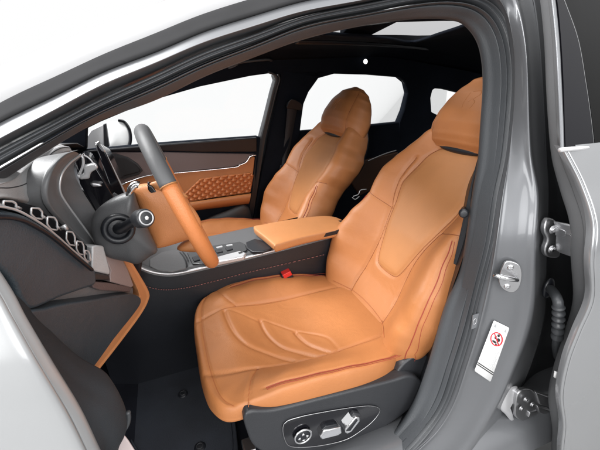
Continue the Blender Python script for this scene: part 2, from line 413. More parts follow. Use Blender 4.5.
# plastic hinge cover between cushion and backrest, near side
b=MB(); b.prism(crl([on_y(x,y,-.64) for x,y in [(394,378),(406,362),(420,355),(430,358),(428,376),(412,388),(396,388)]],40,True),(0,.05,0)); b.build('hinge_cover',DARK,driver,bevel=.005,sharp=40)
# passenger seat lever
for pts,m in (([(351,195),(356,193),(358,189),(364,188)],SILVER),([(350,196),(353,198),(357,195)],SILVER)):
    tubeobj('release_lever',cr([on_y(x,y,.12) for x,y in pts],12),.0022,m,passenger)
# ================================================================== CAR
car=thing('car','grey metallic car seen through its open front doorway, black cabin and white light outside','car',(0,0,0))
# -------- body side: the rim of the doorway
AX=[-60,0,60,100,160,200,260,300,360,420]
def arow(l): return list(zip(AX,l))
TI=arow([220,182,143,120,99,78,55,40,26,18.5])+[(456,20),(468,28),(478,40),(482,60),(483.5,85),(481,120),(478,165),(473,190),(466,240),(459,275),(448,297),(438,330),(429,362),(414,402),(396,430),(372,448),(330,470)]
GR=arow([202,168,133,111,85,65.5,43,26.5,15,3.5])+[(455,2),(481,9.5),(494,26),(501,50),(502.5,85),(500,120),(495,165),(488,190),(481,240),(471,278),(466.5,300),(458.5,332),(449,362),(436,402),(417,428),(397,450),(360,475)]
SO=arow([183,149,119,98,72,52.5,32,17,4.5,-6])+[(462,-6),(490,2),(503,18),(510,46),(512,85),(510,120),(504.5,165),(498,190),(490,240),(480,280),(474,302),(467,334),(458,364),(444,404),(427,430),(408,450),(370,480)]
C1=arow([172,138,107,85,61,43,24,11.5,.5,-11])+[(470,-14),(498,-6),(508,13),(514,45),(515,85),(513,120),(508,165),(503.5,190),(497,240),(491,279),(486,302),(478,334),(468,365),(455,404),(439,431),(419,450),(385,480)]
C2=arow([157,122,94,73,51,33,14,2,-9,-19])+[(484,-24),(510,-14),(518,5),(524,44),(526,85),(527,120),(530,165),(537,190),(533.5,240),(533,280),(532,305),(526,334),(513,366),(497,402),(480,432),(469,450),(440,482)]
C3=arow([144,107,79.5,60,36,19,0,-11,-21,-30])+[(500,-34),(528,-22),(535,-2),(540,42),(543,85),(545,120),(547,165),(549,190),(547,240),(546,280),(546,305),(541,334),(531,366),(514,404),(497,434),(486,452),(455,486)]
NS=len(TI); NP=220
def crk(P,K,n):
    out=[]; N=len(P); T=[]
    for i in range(N):
        a,b_=max(0,i-1),min(N-1,i+1); T.append((P[b_]-P[a])/(K[b_]-K[a]))
    k=0
    for i in range(n):
        t=K[0]+(K[-1]-K[0])*i/(n-1)
        while k<N-2 and K[k+1]<t: k+=1
        h=K[k+1]-K[k]; f=(t-K[k])/h
        out.append(P[k]*(2*f**3-3*f*f+1)+T[k]*(h*(f**3-2*f*f+f))+P[k+1]*(3*f*f-2*f**3)+T[k+1]*(h*(f**3-f*f)))
    return out
SMOOTH=14
KN=[0]
for (xa,ya),(xb,yb) in zip(GR,GR[1:]): KN.append(KN[-1]+(S(xa,ya)-S(xb,yb)).length)
def sl(l,offs):
    n=len(l)
    if not isinstance(offs,list): offs=[offs]*n
    P=crk([S(x,y,o) for (x,y),o in zip(l,offs)],KN,NP)
    for _ in range(SMOOTH):
        P=[P[0]]+[P[i-1]*.25+P[i]*.5+P[i+1]*.25 for i in range(1,NP-1)]+[P[-1]]
    return P
na=10
def off(a,b,blend=2):
    """off on the roof rail and windscreen pillar, then off on the centre pillar"""
    return [a]*na+[a+(b-a)*k/3 for k in (0,1,2,3)]+[b]*(NS-na-4)
ti0=sl(TI,.10); ti=sl(TI,.055); gr=sl(GR,.012); so=sl(SO,.0)
mid=lambda A,B_,t,n=V((0,0,0)): [a.lerp(b_,t)+n for a,b_ in zip(A,B_)]
OUT=V((0,-1,0))
def across(curves,k=6):
    """smooth the set of lengthwise curves crosswise"""
    return [list(c) for c in zip(*[cr([c[i] for c in curves],(len(curves)-1)*k+1) for i in range(len(curves[0]))])]
b=MB(); b.loft(across([ti0,ti,mid(ti,gr,.35,OUT*.010),mid(ti,gr,.72,OUT*.012),mid(ti,gr,.80,OUT*.004),mid(ti,gr,.88,OUT*.016),mid(ti,gr,.97,OUT*.010),[p+V((0,.02,0)) for p in gr]],5)); b.build('pillar_trim',TRIM,car)
b=MB(); g2=mid(gr,so,.10); b.loft(across([[p+V((0,.016,0)) for p in g2],mid(g2,so,.10,OUT*.004),mid(g2,so,.35,OUT*.014),mid(g2,so,.55,OUT*.010),mid(g2,so,.75,OUT*.015),mid(g2,so,.95,OUT*.008),[p+V((0,.012,0)) for p in so]],5)); b.build('door_seal',RUBBER,car)
c1=sl(C1,off(-.034,-.020)); c2=sl(C2,off(-.010,-.055)); c3=sl(C3,off(.012,.008))
wB=[max(0,min(1,(i/NP*KN[-1]-KN[9])/(KN[13]-KN[9]))) for i in range(NP)]
midw=lambda A,B_,t,n: [a.lerp(b_,t)+n*w_ for a,b_,w_ in zip(A,B_,wB)]
b=MB()
inn=[p+V((0,.02,0)) for p in so]
b.loft(across([inn,mid(so,c1,.4,V((0,.006,0))),mid(so,c1,.8),c1,midw(c1,c2,.16,V((0,.004,0))),midw(c1,c2,.5,OUT*.001),midw(c1,c2,.78,OUT*.001),midw(c1,c2,.92,OUT*.005),midw(c2,c3,.04,OUT*.004),mid(c2,c3,.22),mid(c2,c3,.5),c3],5))
b.build('body_frame',PAINT,car)
# roof gutter strip and windscreen beyond the pillar
nA=int(NP*KN[na+2]/KN[-1]); c3a=c3[:nA]
o1=[p+V((.0,.05,.012)) for p in c3a]
b=MB(); b.loft(across([mid(c2[:nA],c3a,.02,V((0,.004,0))),mid(c2[:nA],c3a,.06,V((0,-.005,.002))),mid(c2[:nA],c3a,.5,V((0,-.006,.002))),mid(c2[:nA],c3a,.97,V((0,-.004,.003))),[p+V((0,.004,.004)) for p in c3a],o1],4)); b.build('gutter_strip',mat('black_gutter_rubber',(.03,.03,.031),1,0,0,400,.1,spec=0),car,solid=.003)
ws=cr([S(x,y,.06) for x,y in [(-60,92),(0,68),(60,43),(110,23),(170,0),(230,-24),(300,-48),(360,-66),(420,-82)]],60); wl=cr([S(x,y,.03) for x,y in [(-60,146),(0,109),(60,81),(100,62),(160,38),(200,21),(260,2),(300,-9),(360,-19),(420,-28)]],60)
mirrorY=lambda l:[V((p.x-.02,-p.y*.9,p.z)) for p in l]
top_=[V((p.x-.10,0,p.z+.03)) for p in ws]
b=MB(); b.loft(across([[p+V((0,.02,-.01)) for p in wl],wl,mid(wl,ws,.5,V((0,-.012,.004))),ws,[p+V((-.01,.03,-.004)) for p in ws]],4)); b.build('windscreen_reflection_strip',mat('painted_reflection',(.30,.30,.305),.5,0,coat=.2),car,solid=.003)  # added opaque strip: white reflection on the glass painted as pale colour
tubeobj('glass_edge',ws,.0013,RUBBER,car,n=6)
b=MB(); b.loft([ws,[a.lerp(t,.5)+V((0,0,.01)) for a,t in zip(ws,top_)],top_,mirrorY(ws),mirrorY(wl)]); b.build('windscreen',SHIELD,car)
# hinge pillar, kick trim and sill plate at the left edge
kp=[(12,290),(30,318),(60,352),(83,374),(112,389),(121,402),(127,417),(125,428),(116,438),(106,452)]
b=MB(); k0=cr([S(x,y,.05) for x,y in [(0,255),(22,300),(50,340),(84,372),(112,388),(122,402),(127,418),(125,430),(119,442),(115,460)]],60); k1=cr([S(x,y,-.01) for x,y in [(-6,262),(14,300),(40,345),(68,385),(92,410),(100,424),(104,434),(106,442),(106,450),(106,468)]],60); k2=cr([S(x,y,-.03) for x,y in [(-14,275),(10,305),(32,345),(56,385),(76,415),(86,432),(92,440),(96,446),(99,452),(104,470)]],60)
b.loft(across([[p+V((-.02,.05,0)) for p in k0],k0,mid(k0,k1,.3,OUT*.018),k1,k2,[p+V((-.02,.01,0)) for p in k2]],6)); b.build('kick_trim',mat('black_kick_grain',(.016,.019,.023),.75,0,.5,420,.1),car,solid=.002)
b=MB(); rim=cr([S(x,y,.045) for x,y in [(128,412),(128.5,419),(126,427),(118,437),(110,446),(104,454)]],24); b.tube(rim,.0045,8); b.build('kick_trim_seal',RUBBER,car)
b=MB(); q0=[S(x,y,-.04) for x,y in [(-22,240),(10,288),(26,318),(52,362),(80,408),(100,450),(116,480)]]; q1=[S(x,y,-.06) for x,y in [(-34,244),(-2,292),(12,318),(38,364),(66,412),(84,450),(98,480)]]; q2=[S(x,y,-.075) for x,y in [(-40,246),(-8,294),(4,318),(28,364),(54,412),(72,450),(86,480)]]; q3=[S(x,y,-.075) for x,y in [(-90,250),(-60,300),(-60,330),(-60,370),(-60,420),(-60,460),(-60,490)]]
b.loft(across([[p+V((-.03,.04,0)) for p in cr(q0,50)],cr(q0,50),mid(cr(q0,50),cr(q1,50),.5,OUT*.010),cr(q1,50),cr(q2,50),cr(q3,50)],6)); b.build('hinge_pillar',mat('lit_pillar_paint',(.29,.295,.30),.35,.1,0,coat=.5),car,solid=.002)  # paler copy of the body paint, white studio reflection put into its colour
b=MB(); b.prism([S(x,y,.06) for x,y in [(108,430),(114,428),(121,430),(129,440),(138,454),(142,485),(85,485),(96,450)]],(-.03,.05,-.03)); b.build('sill_plate',PALEM,car,bevel=.006,sharp=30)
IB=int(NP*KN[10]/KN[-1])
# front wing and bonnet ahead of the doorway
arch=[(-1.75+.37*math.cos(R(a)),.36+.37*math.sin(R(a))) for a in range(0,181,12)]
fo=[(-1.20,.22),(-1.18,.60),(-1.19,.93),(-1.30,.985),(-1.7,.94),(-2.2,.83),(-2.38,.70),(-2.42,.45),(-2.36,.30),(-2.16,.27)]
b=MB(); b.prism([V((x,-.84,z)) for x,z in fo+[a for a in arch[::-1] if a[1]>.3]+[(-1.37,.24)]],(0,.035,0)); b.build('front_wing',PAINT,car,bevel=.01,sharp=30)
b=MB(); b.loft(across([[V((x,y,z-.10*(abs(y)/.8)**3)) for y in (-.80,-.6,-.3,0,.3,.6,.80)] for x,z in ((-1.22,1.03),(-1.5,1.045),(-1.9,.99),(-2.3,.86),(-2.45,.70),(-2.47,.40))],4)); b.build('bonnet',PAINT,car,solid=.004)
# recess behind the pillar crest, where the rear door hangs
D0=[(528,-40),(536,-22),(541,0),(545,40),(547,85),(549,120),(553,160),(561,190),(571,225),(572,260),(574,300),(565,335),(554,370),(549,400),(553,430),(552,450),(552,490)]
D1=[(540,-40),(545,-22),(550,0),(554,40),(557,85),(559,120),(560,146),(580,185),(592,224),(590,262),(590,300),(577,332),(566,362),(560,395),(563,425),(561,450),(560,490)]
st=NS-len(D0); KB=KN[st:]
cd=lambda l,o,dx=0: crk([S(x+dx,y,o) for x,y in l],KB,120)
c3b=crk([c3[min(NP-1,int(NP*k/KN[-1]))] for k in KB],KB,120); c3c=cd(C3[st:],.05,6)
d0b=cd(D0,.05,4); d0=cd(D0,-.095); d1=cd(D1,-.145)
b=MB(); b.loft(across([[p+V((-.012,-.006,0)) for p in c3b],[p+V((0,.003,0)) for p in c3b],c3c,d0b,[p+V((.10,-.02,0)) for p in d0b],[p+V((.14,-.10,0)) for p in d0b]],5)); b.build('pillar_recess',mat('shade_black_recess',(.02,.021,.023),.45,.2,.15,300,.2),car)  # gap shade put into the colour: body paint turned near-black
b=MB(); 
b.loft(across([[p+V((.10,.03,0)) for p in d0],[p+V((.02,.012,0)) for p in d0],d0,mid(d0,d1,.25,OUT*.014),mid(d0,d1,.45,OUT*.006),mid(d0,d1,.70,OUT*.012),mid(d0,d1,.93,OUT*.004),[p+V((.01,.01,0)) for p in d1]],5)); rd=b.build('rear_door',mat('grey_door_seal',(.085,.087,.09),.5,0,.2,350,.1),car)
# rear door outer skin below the glass
iS=6
e1=[S(x,y,-.145) for x,y in D1[iS:]]; e1=cr(e1,100)
far=lambda dx,dy:[V((p.x+dx,p.y+dy,p.z)) for p in e1]
b=MB(); b.loft(across([[p+V((.004,.014,0)) for p in e1],e1,far(.006,-.003),far(.02,-.006),far(.15,-.02),far(.5,-.03),far(1.0,-.0)],5)); b.build('door_skin',mat('lit_door_paint',(.27,.275,.283),.24,.45,0,coat=.9,var=.02,vscale=900),rd)  # grey body paint lightened to carry the reflected white
# glass, pillar garnish and bright strip
def GP(l,o): return [S(x,y,o) for x,y in l]
g0=GP([(551,-22),(556,0),(560,40),(562.5,85),(563.5,120),(564.5,149)],-.150); g1=GP([(556,-22),(563,0),(577,40),(585,85),(590,120),(593,147)],-.150)
b=MB(); b.loft([cr(g0,40),cr(g1,40)]); b.build('pillar_garnish',mat('gloss_black_garnish',(.006,.006,.008),.05,spec=.22),rd,solid=.004,smooth=False)
g2=[p+V((.006,0,0)) for p in g1]
b=MB(); b.tube(cr(g1,40),.0022,6); b.build('glass_strip',CHROME,rd)
b=MB(); b.loft([cr(g2,30),[p+V((.75,.02,-.02)) for p in cr(g2,30)]]); b.build('window_pane',glassmat('privacy_glass',(.05,.05,.055),.55),rd)
b=MB(); b.tube(cr(GP([(549,-22),(553,0),(557,40),(559.5,85),(561,120),(562,150)],-.150),40),.0035,6); b.build('frame_moulding',PAINT,rd)
b=MB(); bl=GP([(560,150),(593,147)],-.152); b.tube([bl[0],bl[1],bl[1]+V((.75,.0,.02))],.0042,8); b.build('belt_moulding',SILVER,rd)
# ------------------------------------------------------------------ fittings on the centre pillar
def PO(x,y,o=-.05): return S(x,y,o)
pn=((PO(505,330)-PO(515,250)).cross(PO(528,280)-PO(508,280))).normalized()
if pn.dot(CP-PO(510,280))<0: pn=-pn
def on_pil(x,y,h=0,ref=(512,290),o=-.05): return on_p(x,y,PO(*ref,o)+pn*h,pn)
# find how far the pillar face stands at a pixel: between crease c1 and crest c2
def face(x,y,lift=.003):
    best=None
    for i in range(0,NP-1):
        for a,b_,c in ((c1[i],c2[i],c2[i+1]),(c1[i],c2[i+1],c1[i+1])):
            d=ray(x,y); nn=(b_-a).cross(c-a)
            if nn.length<1e-12: continue
            t=(a-CP).dot(nn)/d.dot(nn); q=CP+d*t
            u_=[(b_-a).cross(q-a).dot(nn),(c-b_).cross(q-b_).dot(nn),(a-c).cross(q-c).dot(nn)]
            if min(u_)>=-1e-9 or max(u_)<=1e-9: best=q
    return best
def facep(pts,h):
    """pixels to a flat plate lying on the pillar face, raised by h"""
    o=face(*pts[0]) or PO(*pts[0],-.03); ps=[face(x,y) for x,y in pts]; ps=[q for q in ps if q]
    n=((ps[1]-ps[0]).cross(ps[2]-ps[0])).normalized()
    if n.dot(CP-ps[0])<0: n=-n
    return [on_p(x,y,ps[0]+n*h,n) for x,y in pts],n
# striker
so_,sn=facep([(499,279),(502,268),(506,262),(513,262),(520,266),(522,275),(520,286),(515,292),(508,292),(501,287)],.011)
b=MB(); b.prism(crl(so_,48,True),-sn*.006); stk=b.build('door_striker',STEEL,car,bevel=.0015,sharp=30)
def onpl(x,y,h): return on_p(x,y,so_[0]+sn*h,sn)
for x,y in ((510.5,267.5),(507,286.5)):
    c=onpl(x,y,.0); b=MB(); t1=(onpl(x+2,y,0)-c).normalized(); t2=sn.cross(t1)
    b.pillow([c+(t1*math.cos(a)+t2*math.sin(a))*.0065 for a in [2*math.pi*k/20 for k in range(20)]],sn,.0035,.001); b.build('screw',CHROME,stk)
    b=MB(); b.prism([c+sn*.0036+(t1*math.cos(a)+t2*math.sin(a))*.0028 for a in [2*math.pi*k/6 for k in range(6)]],sn*.0004); b.build('screw_socket',INKG,stk)
b=MB(); b.tube([onpl(517,280,-.004),onpl(517,280,.012),onpl(511,279,.020),onpl(501,277,.026),onpl(494.5,275,.024),onpl(494,276.5,.018)],[.0035,.0045,.0055,.0055,.004,.003],10); b.build('striker_bolt',CHROME,stk)
# airbag warning label (white paper strip, red ring, rule lines)
lo,ln=facep([(494,320.5),(509.5,328),(490.5,382),(474.5,371)],.0032)
def L2(u,v,h=.0): return lo[0].lerp(lo[1],u).lerp(lo[3].lerp(lo[2],u),v)+ln*h
b=MB(); b.prism([L2(.04,0),L2(.96,0),L2(1,.02),L2(1,.98),L2(.96,1),L2(.04,1),L2(0,.98),L2(0,.02)],-ln*.0008); lab=b.build('warning_label',PAPER,car)
def rect(u0,v0,u1,v1,m,name,h=.0005):
    b=MB(); b.prism([L2(u0,v0,h),L2(u1,v0,h),L2(u1,v1,h),L2(u0,v1,h)],-ln*.0004); b.build(name,m,lab,smooth=False)
rect(.02,.02,.98,.11,mat('pale_grey_ink',(.55,.56,.56),.6),'header_band')
for u in (.1,.76):
    b=MB(); b.prism([L2(u,.095,.001),L2(u+.14,.095,.001),L2(u+.07,.035,.001)],-ln*.0004); b.build('warning_triangle',INKG,lab,smooth=False)
AR=(lo[3]-lo[0]).length/(lo[1]-lo[0]).length
cir=lambda cu,cv,r,h=.0008:[L2(cu+r*math.cos(a),cv+r*math.sin(a)/AR,h) for a in [2*math.pi*k/36 for k in range(36)]]
b=MB(); b.tube(cir(.5,.27,.34),.0014,6,closed=True); b.tube([L2(.5-.24,.27-.24/AR,.0008),L2(.5+.24,.27+.24/AR,.0008)],.0014,6); b.build('prohibition_ring',INKR,lab)
b=MB()
def bl(cu,cv,ru,rv): b.prism([L2(cu+ru*math.cos(a),cv+rv*math.sin(a)/AR,.0007) for a in [2*math.pi*k/16 for k in range(16)]],-ln*.0004)
bl(.55,.20,.075,.075); bl(.62,.27,.10,.10); bl(.42,.25,.06,.10); bl(.44,.33,.14,.06); bl(.58,.36,.05,.06)
b.build('pictogram',INKB,lab,smooth=False)
random.seed(2)
b=MB(); v=.46
while v<.78:
    u=.1
    while u<.86:
        w=random.uniform(.05,.16); w=min(w,.9-u)
        b.prism([L2(u,v,.0005),L2(u+w,v,.0005),L2(u+w,v+.007,.0005),L2(u,v+.007,.0005)],-ln*.0003); u+=w+.03
    v+=.021
b.build('fine_print',mat('faint_ink',(.42,.42,.42),.6),lab,smooth=False)
rect(.0,.815,1,.833,INKB,'rule_line'); rect(.0,.85,1,.868,INKB,'rule_line')
# faint embossed data stamp beside the seal
e=[(472.5,315),(478.5,313),(476,327),(471,329)]
eo=[S(x,y,-.012) for x,y in e]
b=MB(); b.prism(eo,(0,-.0015,0)); b.build('data_sticker',mat('clear_grey_sticker',(.17,.175,.185),.5,.3),car,smooth=False)
ec=S(474.8,321.5,-.0145); b=MB(); b.tube([ec+V((.005*math.cos(a),0,.008*math.sin(a))) for a in [2*math.pi*k/24 for k in range(24)]],.0007,5,closed=True); b.build('data_stamp',SILVER,car)
# rear door hinges
def hinge(plate,arm,bolts,lab):
    ps=[S(x,y,-.045) for x,y in plate]
    b=MB(); b.prism(crl(ps,40,True),(0,.012,0)); h=b.build('door_hinge',STEEL if lab else BLACK,car,bevel=.003,sharp=30)
    b=MB()
    for i,l in enumerate(arm):
        q=[S(x,y,-.05-.05*max(0,min(1,(x-552)/24))) for x,y in l]; b.prism(q,(.004,.014,0))
    b.build('hinge_arm',STEEL,h,bevel=.003,sharp=30)
    for x,y,r in bolts:
        c=S(x,y,-.05)
        b=MB(); b.pillow([c+V((r*1.45*math.cos(a),0,r*1.45*math.sin(a))) for a in [2*math.pi*k/24 for k in range(24)]],(-.2,-1,.1),.003,.002); b.build('washer',STEEL,h)
        b=MB(); b.prism([c+V((r*math.cos(a),-.001,r*math.sin(a))) for a in [2*math.pi*k/6+.3 for k in range(6)]],(-.001,-.005,.001)); b.build('bolt',CHROME,h,bevel=.0012,sharp=30)
    return h
hinge([(546,224),(549,219),(555,220),(558,226),(560,240),(560,256),(552,258),(547,256),(545,250),(548,240),(545,232)],
      [[(558,223),(574,226),(573,235),(561,234)],[(561,238),(573,236),(571,257),(560,253)],[(560,229),(566,231),(566,236),(560,238)]],[(552.5,229.5,.0065),(551.5,249,.0065)],1)
hinge([(515,414),(517,396),(524,390),(533,391),(539,399),(540,412),(533,417),(525,421),(519,420)],
      [[(536,393),(553,399),(553,408),(540,405)],[(538,407),(553,412),(553,418),(539,413)],[(530,413),(538,411),(536,415),(528,418)]],[(525.5,399,.005),(532,404,.005),(521,408,.005)],1)
# pale bracket pad behind the lower hinge
b=MB(); b.pillow(crl([S(x,y,-.03) for x,y in [(505,414),(500,408),(502,395),(509,388),(517,386),(516,392),(510,398),(508,408),(513,418),(512,422)]],40,True),(-.2,-1,0),.008,.004); b.build('hinge_pad',SILVER,car)
# ribbed cable sleeve into the rear door
sl_=cr([S(x,y,o) for x,y,o in [(547,289,.01),(550,289,-.03),(554,293,-.06),(557.5,300,-.085),(558.5,308,-.09),(558.5,318,-.09),(558,328,-.09),(557,338,-.08),(556,347,-.06),(557,357,-.02)]],100)
rr=[]
for i in range(100):
    t=i/99; base=.0105; rr.append(base if t<.42 else (base+.0028*math.sin((t-.42)*2*math.pi*15.5) if t<.80 else base*.85))
b=MB(); b.tube(sl_,rr,16); sleeve=b.build('cable_sleeve',RUBBER,car)
b=MB(); gc=S(548,288,-.022); b.pillow([gc+V((.018*math.cos(a),0,.028*math.sin(a))) for a in [2*math.pi*k/32 for k in range(32)]],(-.2,-1,0),.010,.004); b.build('grommet',BLACK,car)
b=MB(); b.prism([S(x,y,-.118) for x,y in [(556,372),(558.5,372.5),(557.5,379),(555,378)]],(0,.004,0)); b.build('door_tag',PAPER,rd)
# ------------------------------------------------------------------ floor and far side of the cabin
b=MB(); b.box((-1.5,-.66,.16),(1.5,.70,.20)); 
b.loft([[V((-1.05,-.66,.20)),V((-1.05,.7,.20))],[V((-1.30,-.66,.30)),V((-1.30,.7,.30))],[V((-1.55,-.66,.62)),V((-1.55,.7,.62))]]); b.build('cabin_floor',CARPET,car,smooth=False)
b=MB(); b.box((-1.50,-.66,.20),(-1.44,.70,.95)); b.build('bulkhead',CARPET,car,smooth=False)
b=MB(); b.loft([[V((x,-.615+.0*x,.20)) for x in (-1.1,-.9,-.6,-.3,0,.3)],[V((x,-.63,.30)) for x in (-1.1,-.9,-.6,-.3,0,.3)],[V((x,-.72,.31)) for x in (-1.1,-.9,-.6,-.3,0,.3)],[V((x,-.80,.28)) for x in (-1.1,-.9,-.6,-.3,0,.3)],[V((x,-.82,.20)) for x in (-1.1,-.9,-.6,-.3,0,.3)]]); b.build('door_sill',PAINT,car)
def FS(x,y,off=0):
    Y=.7
    for _ in range(25):
        p=on_y(x,y,Y); Y=-Ys(p.z)+off
    return on_y(x,y,Y)
def fpanel(name,pts,m,off=0,th=.05,bev=.006,parent=None,curve=0,bulge=0):
    P=[FS(x,y,off) for x,y in pts]
    if curve: P=crl(P,curve,True)
    b=MB()
    if bulge: b.pillow(P,(0,-1,0),bulge,.004); return b.build(name,m,parent or car)
    b.prism(P,(0,th,0)); return b.build(name,m,parent or car,bevel=bev,sharp=30)
# pillar between the far windows, roof rail, rear quarter
fp=fpanel('far_pillar',[(266,150),(268,137),(279,88),(281,72),(270,64),(300,60),(330,70),(319,78),(309,92),(304,104),(300,131),(297,150),(292,240),(250,240),(258,190)],LINER,0,.06,.01)
for pts,w in (([(261.5,139),(266,120),(273,92),(276.5,80),(275,75),(268,72)],.006),([(264.5,139),(269,120),(276,92),(279.5,80),(278,74)],.004)):
    tubeobj('window_seal',cr([FS(x,y,-.006) for x,y in pts],40),w,RUBBER,fp)
fpanel('door_frame',[(256,152),(260,139),(265,120),(272,92),(275.5,80),(274,75),(277,73),(279.5,80),(276,92),(269,120),(265,139),(258,190),(250,240),(244,240),(252,190)],BLACK,-.004,.06,.004)
fpanel('roof_rail',[(-60,180),(60,142),(100,122),(150,101),(200,86.5),(250,76),(272,73),(283,74),(300,79),(319,78),(335,73.5),(370,74.5),(400,77),(411,86),(433,88),(446,89),(470,95),(490,70),(470,40),(420,42),(300,42),(200,60),(100,100),(0,140)],LINER,0,.05,.004)
fpanel('rear_pillar',[(399,122),(404,110),(408.5,93),(406,82),(400,70),(470,66),(540,50),(540,98),(470,92),(446,88.5),(438,87),(433,90),(431,98),(432,112),(440,116),(480,116),(480,150),(397,150)],LINER,0,.05,.008)
fpanel('far_quarter_panel',[(296,131.5),(350,127),(399,122),(440,117),(520,110),(520,260),(290,260)],LINER,0,.05,.008)
gl=[(300,134),(304,104),(309,92),(319,78),(335,73.5),(400,77),(408,90),(404,110),(399,125)]
fpanel('rear_window',gl,GLASS,.02,.004,.001)
fpanel('quarter_window',[(428,118),(430,96),(434,86),(448,86),(445,112),(440,118)],GLASS,.02,.004,.001)
tubeobj('chrome_strip',cr([FS(x,y,-.03) for x,y in [(368,161),(376,157.5),(386,153.5),(396,150.5)]],16),.006,SILVER,car,flat=.5)
fpanel('rear_door_inlay',[(340,166),(366,160),(398,152),(402,175),(360,196)],mat('dark_brown_leather',(.045,.018,.008),.5,0,.3,450,.1,kind='leather'),-.02,.03,.006)
# rear bench
b=MB(); b.loft(across([[V((.78,y,.34)) for y in (-.6,-.3,0,.3,.6)],[V((.42,y,.36)) for y in (-.6,-.3,0,.3,.6)],[V((.36,y,.46)) for y in (-.6,-.3,0,.3,.6)],[V((.55,y,.50)) for y in (-.6,-.3,0,.3,.6)],[V((.80,y,.48)) for y in (-.6,-.3,0,.3,.6)],[V((.92,y,.75)) for y in (-.6,-.3,0,.3,.6)],[V((1.02,y,.93)) for y in (-.6,-.3,0,.3,.6)],[V((1.12,y,.93)) for y in (-.6,-.3,0,.3,.6)],[V((1.2,y,.3)) for y in (-.6,-.3,0,.3,.6)]],5)); b.build('rear_bench',mat('dark_bench_leather',(.018,.014,.013),.5,0,.3,450,.1,kind='leather'),car)
b=MB(); b.loft([[V((1.12,y,.93)) for y in (-.66,0,.66)],[V((1.7,y,.95)) for y in (-.66,0,.66)],[V((1.7,y,1.1)) for y in (-.66,0,.66)]]); b.build('parcel_shelf',LINER,car,smooth=False)
fpanel('far_windscreen_pillar',[(20,190),(60,160),(86,149.5),(86.5,128),(96,121.5),(110,114),(60,120),(0,150)],LINER,-.005,.05,.004)
# far mirror, belt line and door
fd=fpanel('passenger_door',[(60,153),(84,150.5),(120,147),(160,143.5),(200,140.5),(258,136.5),(262,138),(258,190),(250,240),(240,290),(60,330)],LINER,.0,.06,.008)
fpanel('window_pane',[(60,156),(100,152),(160,147),(258,140),(266,120),(275,90),(278,70),(200,80),(100,115),(60,140)],GLASS,.03,.004,.001,fd)
fpanel('belt_trim',[(84,151),(120,148),(160,144.5),(200,141.5),(257,137.5),(257,152),(200,152),(163,151),(120,151.5),(100,152.5),(84,154)],BLACK,-.030,.02,.006,fd)
fpanel('inlay',[(100,154),(120,152.5),(163,152),(200,153),(255,154),(252,155.5),(246,162),(240,165),(233,167),(183,172),(150,175),(130,181),(106,190),(96,176)],MAUVE,-.022,.02,.005,fd)
fpanel('leather_panel',[(106,191),(130,182),(150,176),(183,173),(233,168),(240,166),(247,162.5),(252,157),(255,157),(253,175),(250,193),(213,198),(193,202),(150,209),(112,209),(106,200)],ORANGE,-.026,.02,.005,fd)
tubeobj('chrome_strip',cr([FS(x,y,-.029) for x,y in [(104,191),(130,181.5),(150,175.5),(183,172.5),(233,167.5),(240,165),(246.5,162),(250.5,156.5),(256,155)]],60),.0034,CHROME,fd)
# quilted field: raised diamonds
Q=[(178,199),(187,191),(200,178.5),(225,175),(251,172.5),(253.5,175),(250.5,192),(213,197.5),(193,201)]
qp=[FS(x,y,-.027) for x,y in Q]; x0,x1=min(p.x for p in qp),max(p.x for p in qp); z0,z1=min(p.z for p in qp),max(p.z for p in qp)
Q2=[(p.x,p.z) for p in qp]; NX,NZ=320,150; vs=[];ids={}
b=MB()
for i in range(NX+1):
    for j in range(NZ+1):
        x=x0+(x1-x0)*i/NX; z=z0+(z1-z0)*j/NZ
        a=(x*.70+z*1.0)/.031; c=(x*.70-z*1.0)/.031
        h=(abs(math.sin(math.pi*a))*abs(math.sin(math.pi*c)))**.7
        Y=-Ys(z)-.028-.013*h*ss(0,.006,seg_d(x,z,Q2,True)); vs.append(V((x,Y,z)))
fs=[]
for i in range(NX):
    for j in range(NZ):
        if inpoly(x0+(x1-x0)*(i+.5)/NX,z0+(z1-z0)*(j+.5)/NZ,Q2): k=i*(NZ+1)+j; fs.append((k,k+1,k+NZ+2,k+NZ+1))
used=sorted({i for f in fs for i in f}); mp={k:n for n,k in enumerate(used)}
b.add([vs[k] for k in used],[tuple(mp[i] for i in f) for f in fs]); b.build('quilted_panel',mat('quilted_leather',(.42,.14,.045),.5,0,.15,900,.06,kind='leather'),fd)
b=MB(); ar=[[FS(x,y,o) for x,y,o in l] for l in ([(130,214,.0),(160,208,.0),(193,202.5,.0),(225,197,.0),(252,193,.0)],[(130,212,-.05),(160,207,-.055),(193,202,-.055),(225,197.5,-.055),(251,194,-.05)],[(130,218,-.055),(160,213,-.06),(193,207.5,-.06),(225,203,-.06),(250,200,-.055)],[(130,221,-.03),(160,216,-.03),(193,210.5,-.03),(225,206,-.03),(249,203,-.03)],[(130,221,.0),(160,216,.0),(193,211,.0),(225,207,.0),(249,204,.0)])]
b.loft(across([cr(l,30) for l in ar],5)); b.build('armrest',ORANGE,fd)
b=MB(); b.pillow(crl([FS(x,y,-.02) for x,y in [(180,236),(200,222),(222,212),(248,206),(246,240),(180,250)]],40,True),(0,-1,0),.025,.01); b.build('door_pocket',DARK,fd)
spk=fpanel('speaker_cover',[(107,157),(112,155),(125,157.5),(136,165),(140.5,170),(139,172.5),(128,175),(117,178.5),(110,168)],mat('speaker_mesh',(.012,.012,.014),.5,.3,.9,650,kind='dots'),-.034,.02,.004,fd)
fpanel('speaker_surround',[(104,160),(109,154),(116,153.5),(128,157),(138,164),(143,170.5),(139,175),(128,178),(118,182),(108,186),(102,178)],DARK,-.027,.02,.004,fd)
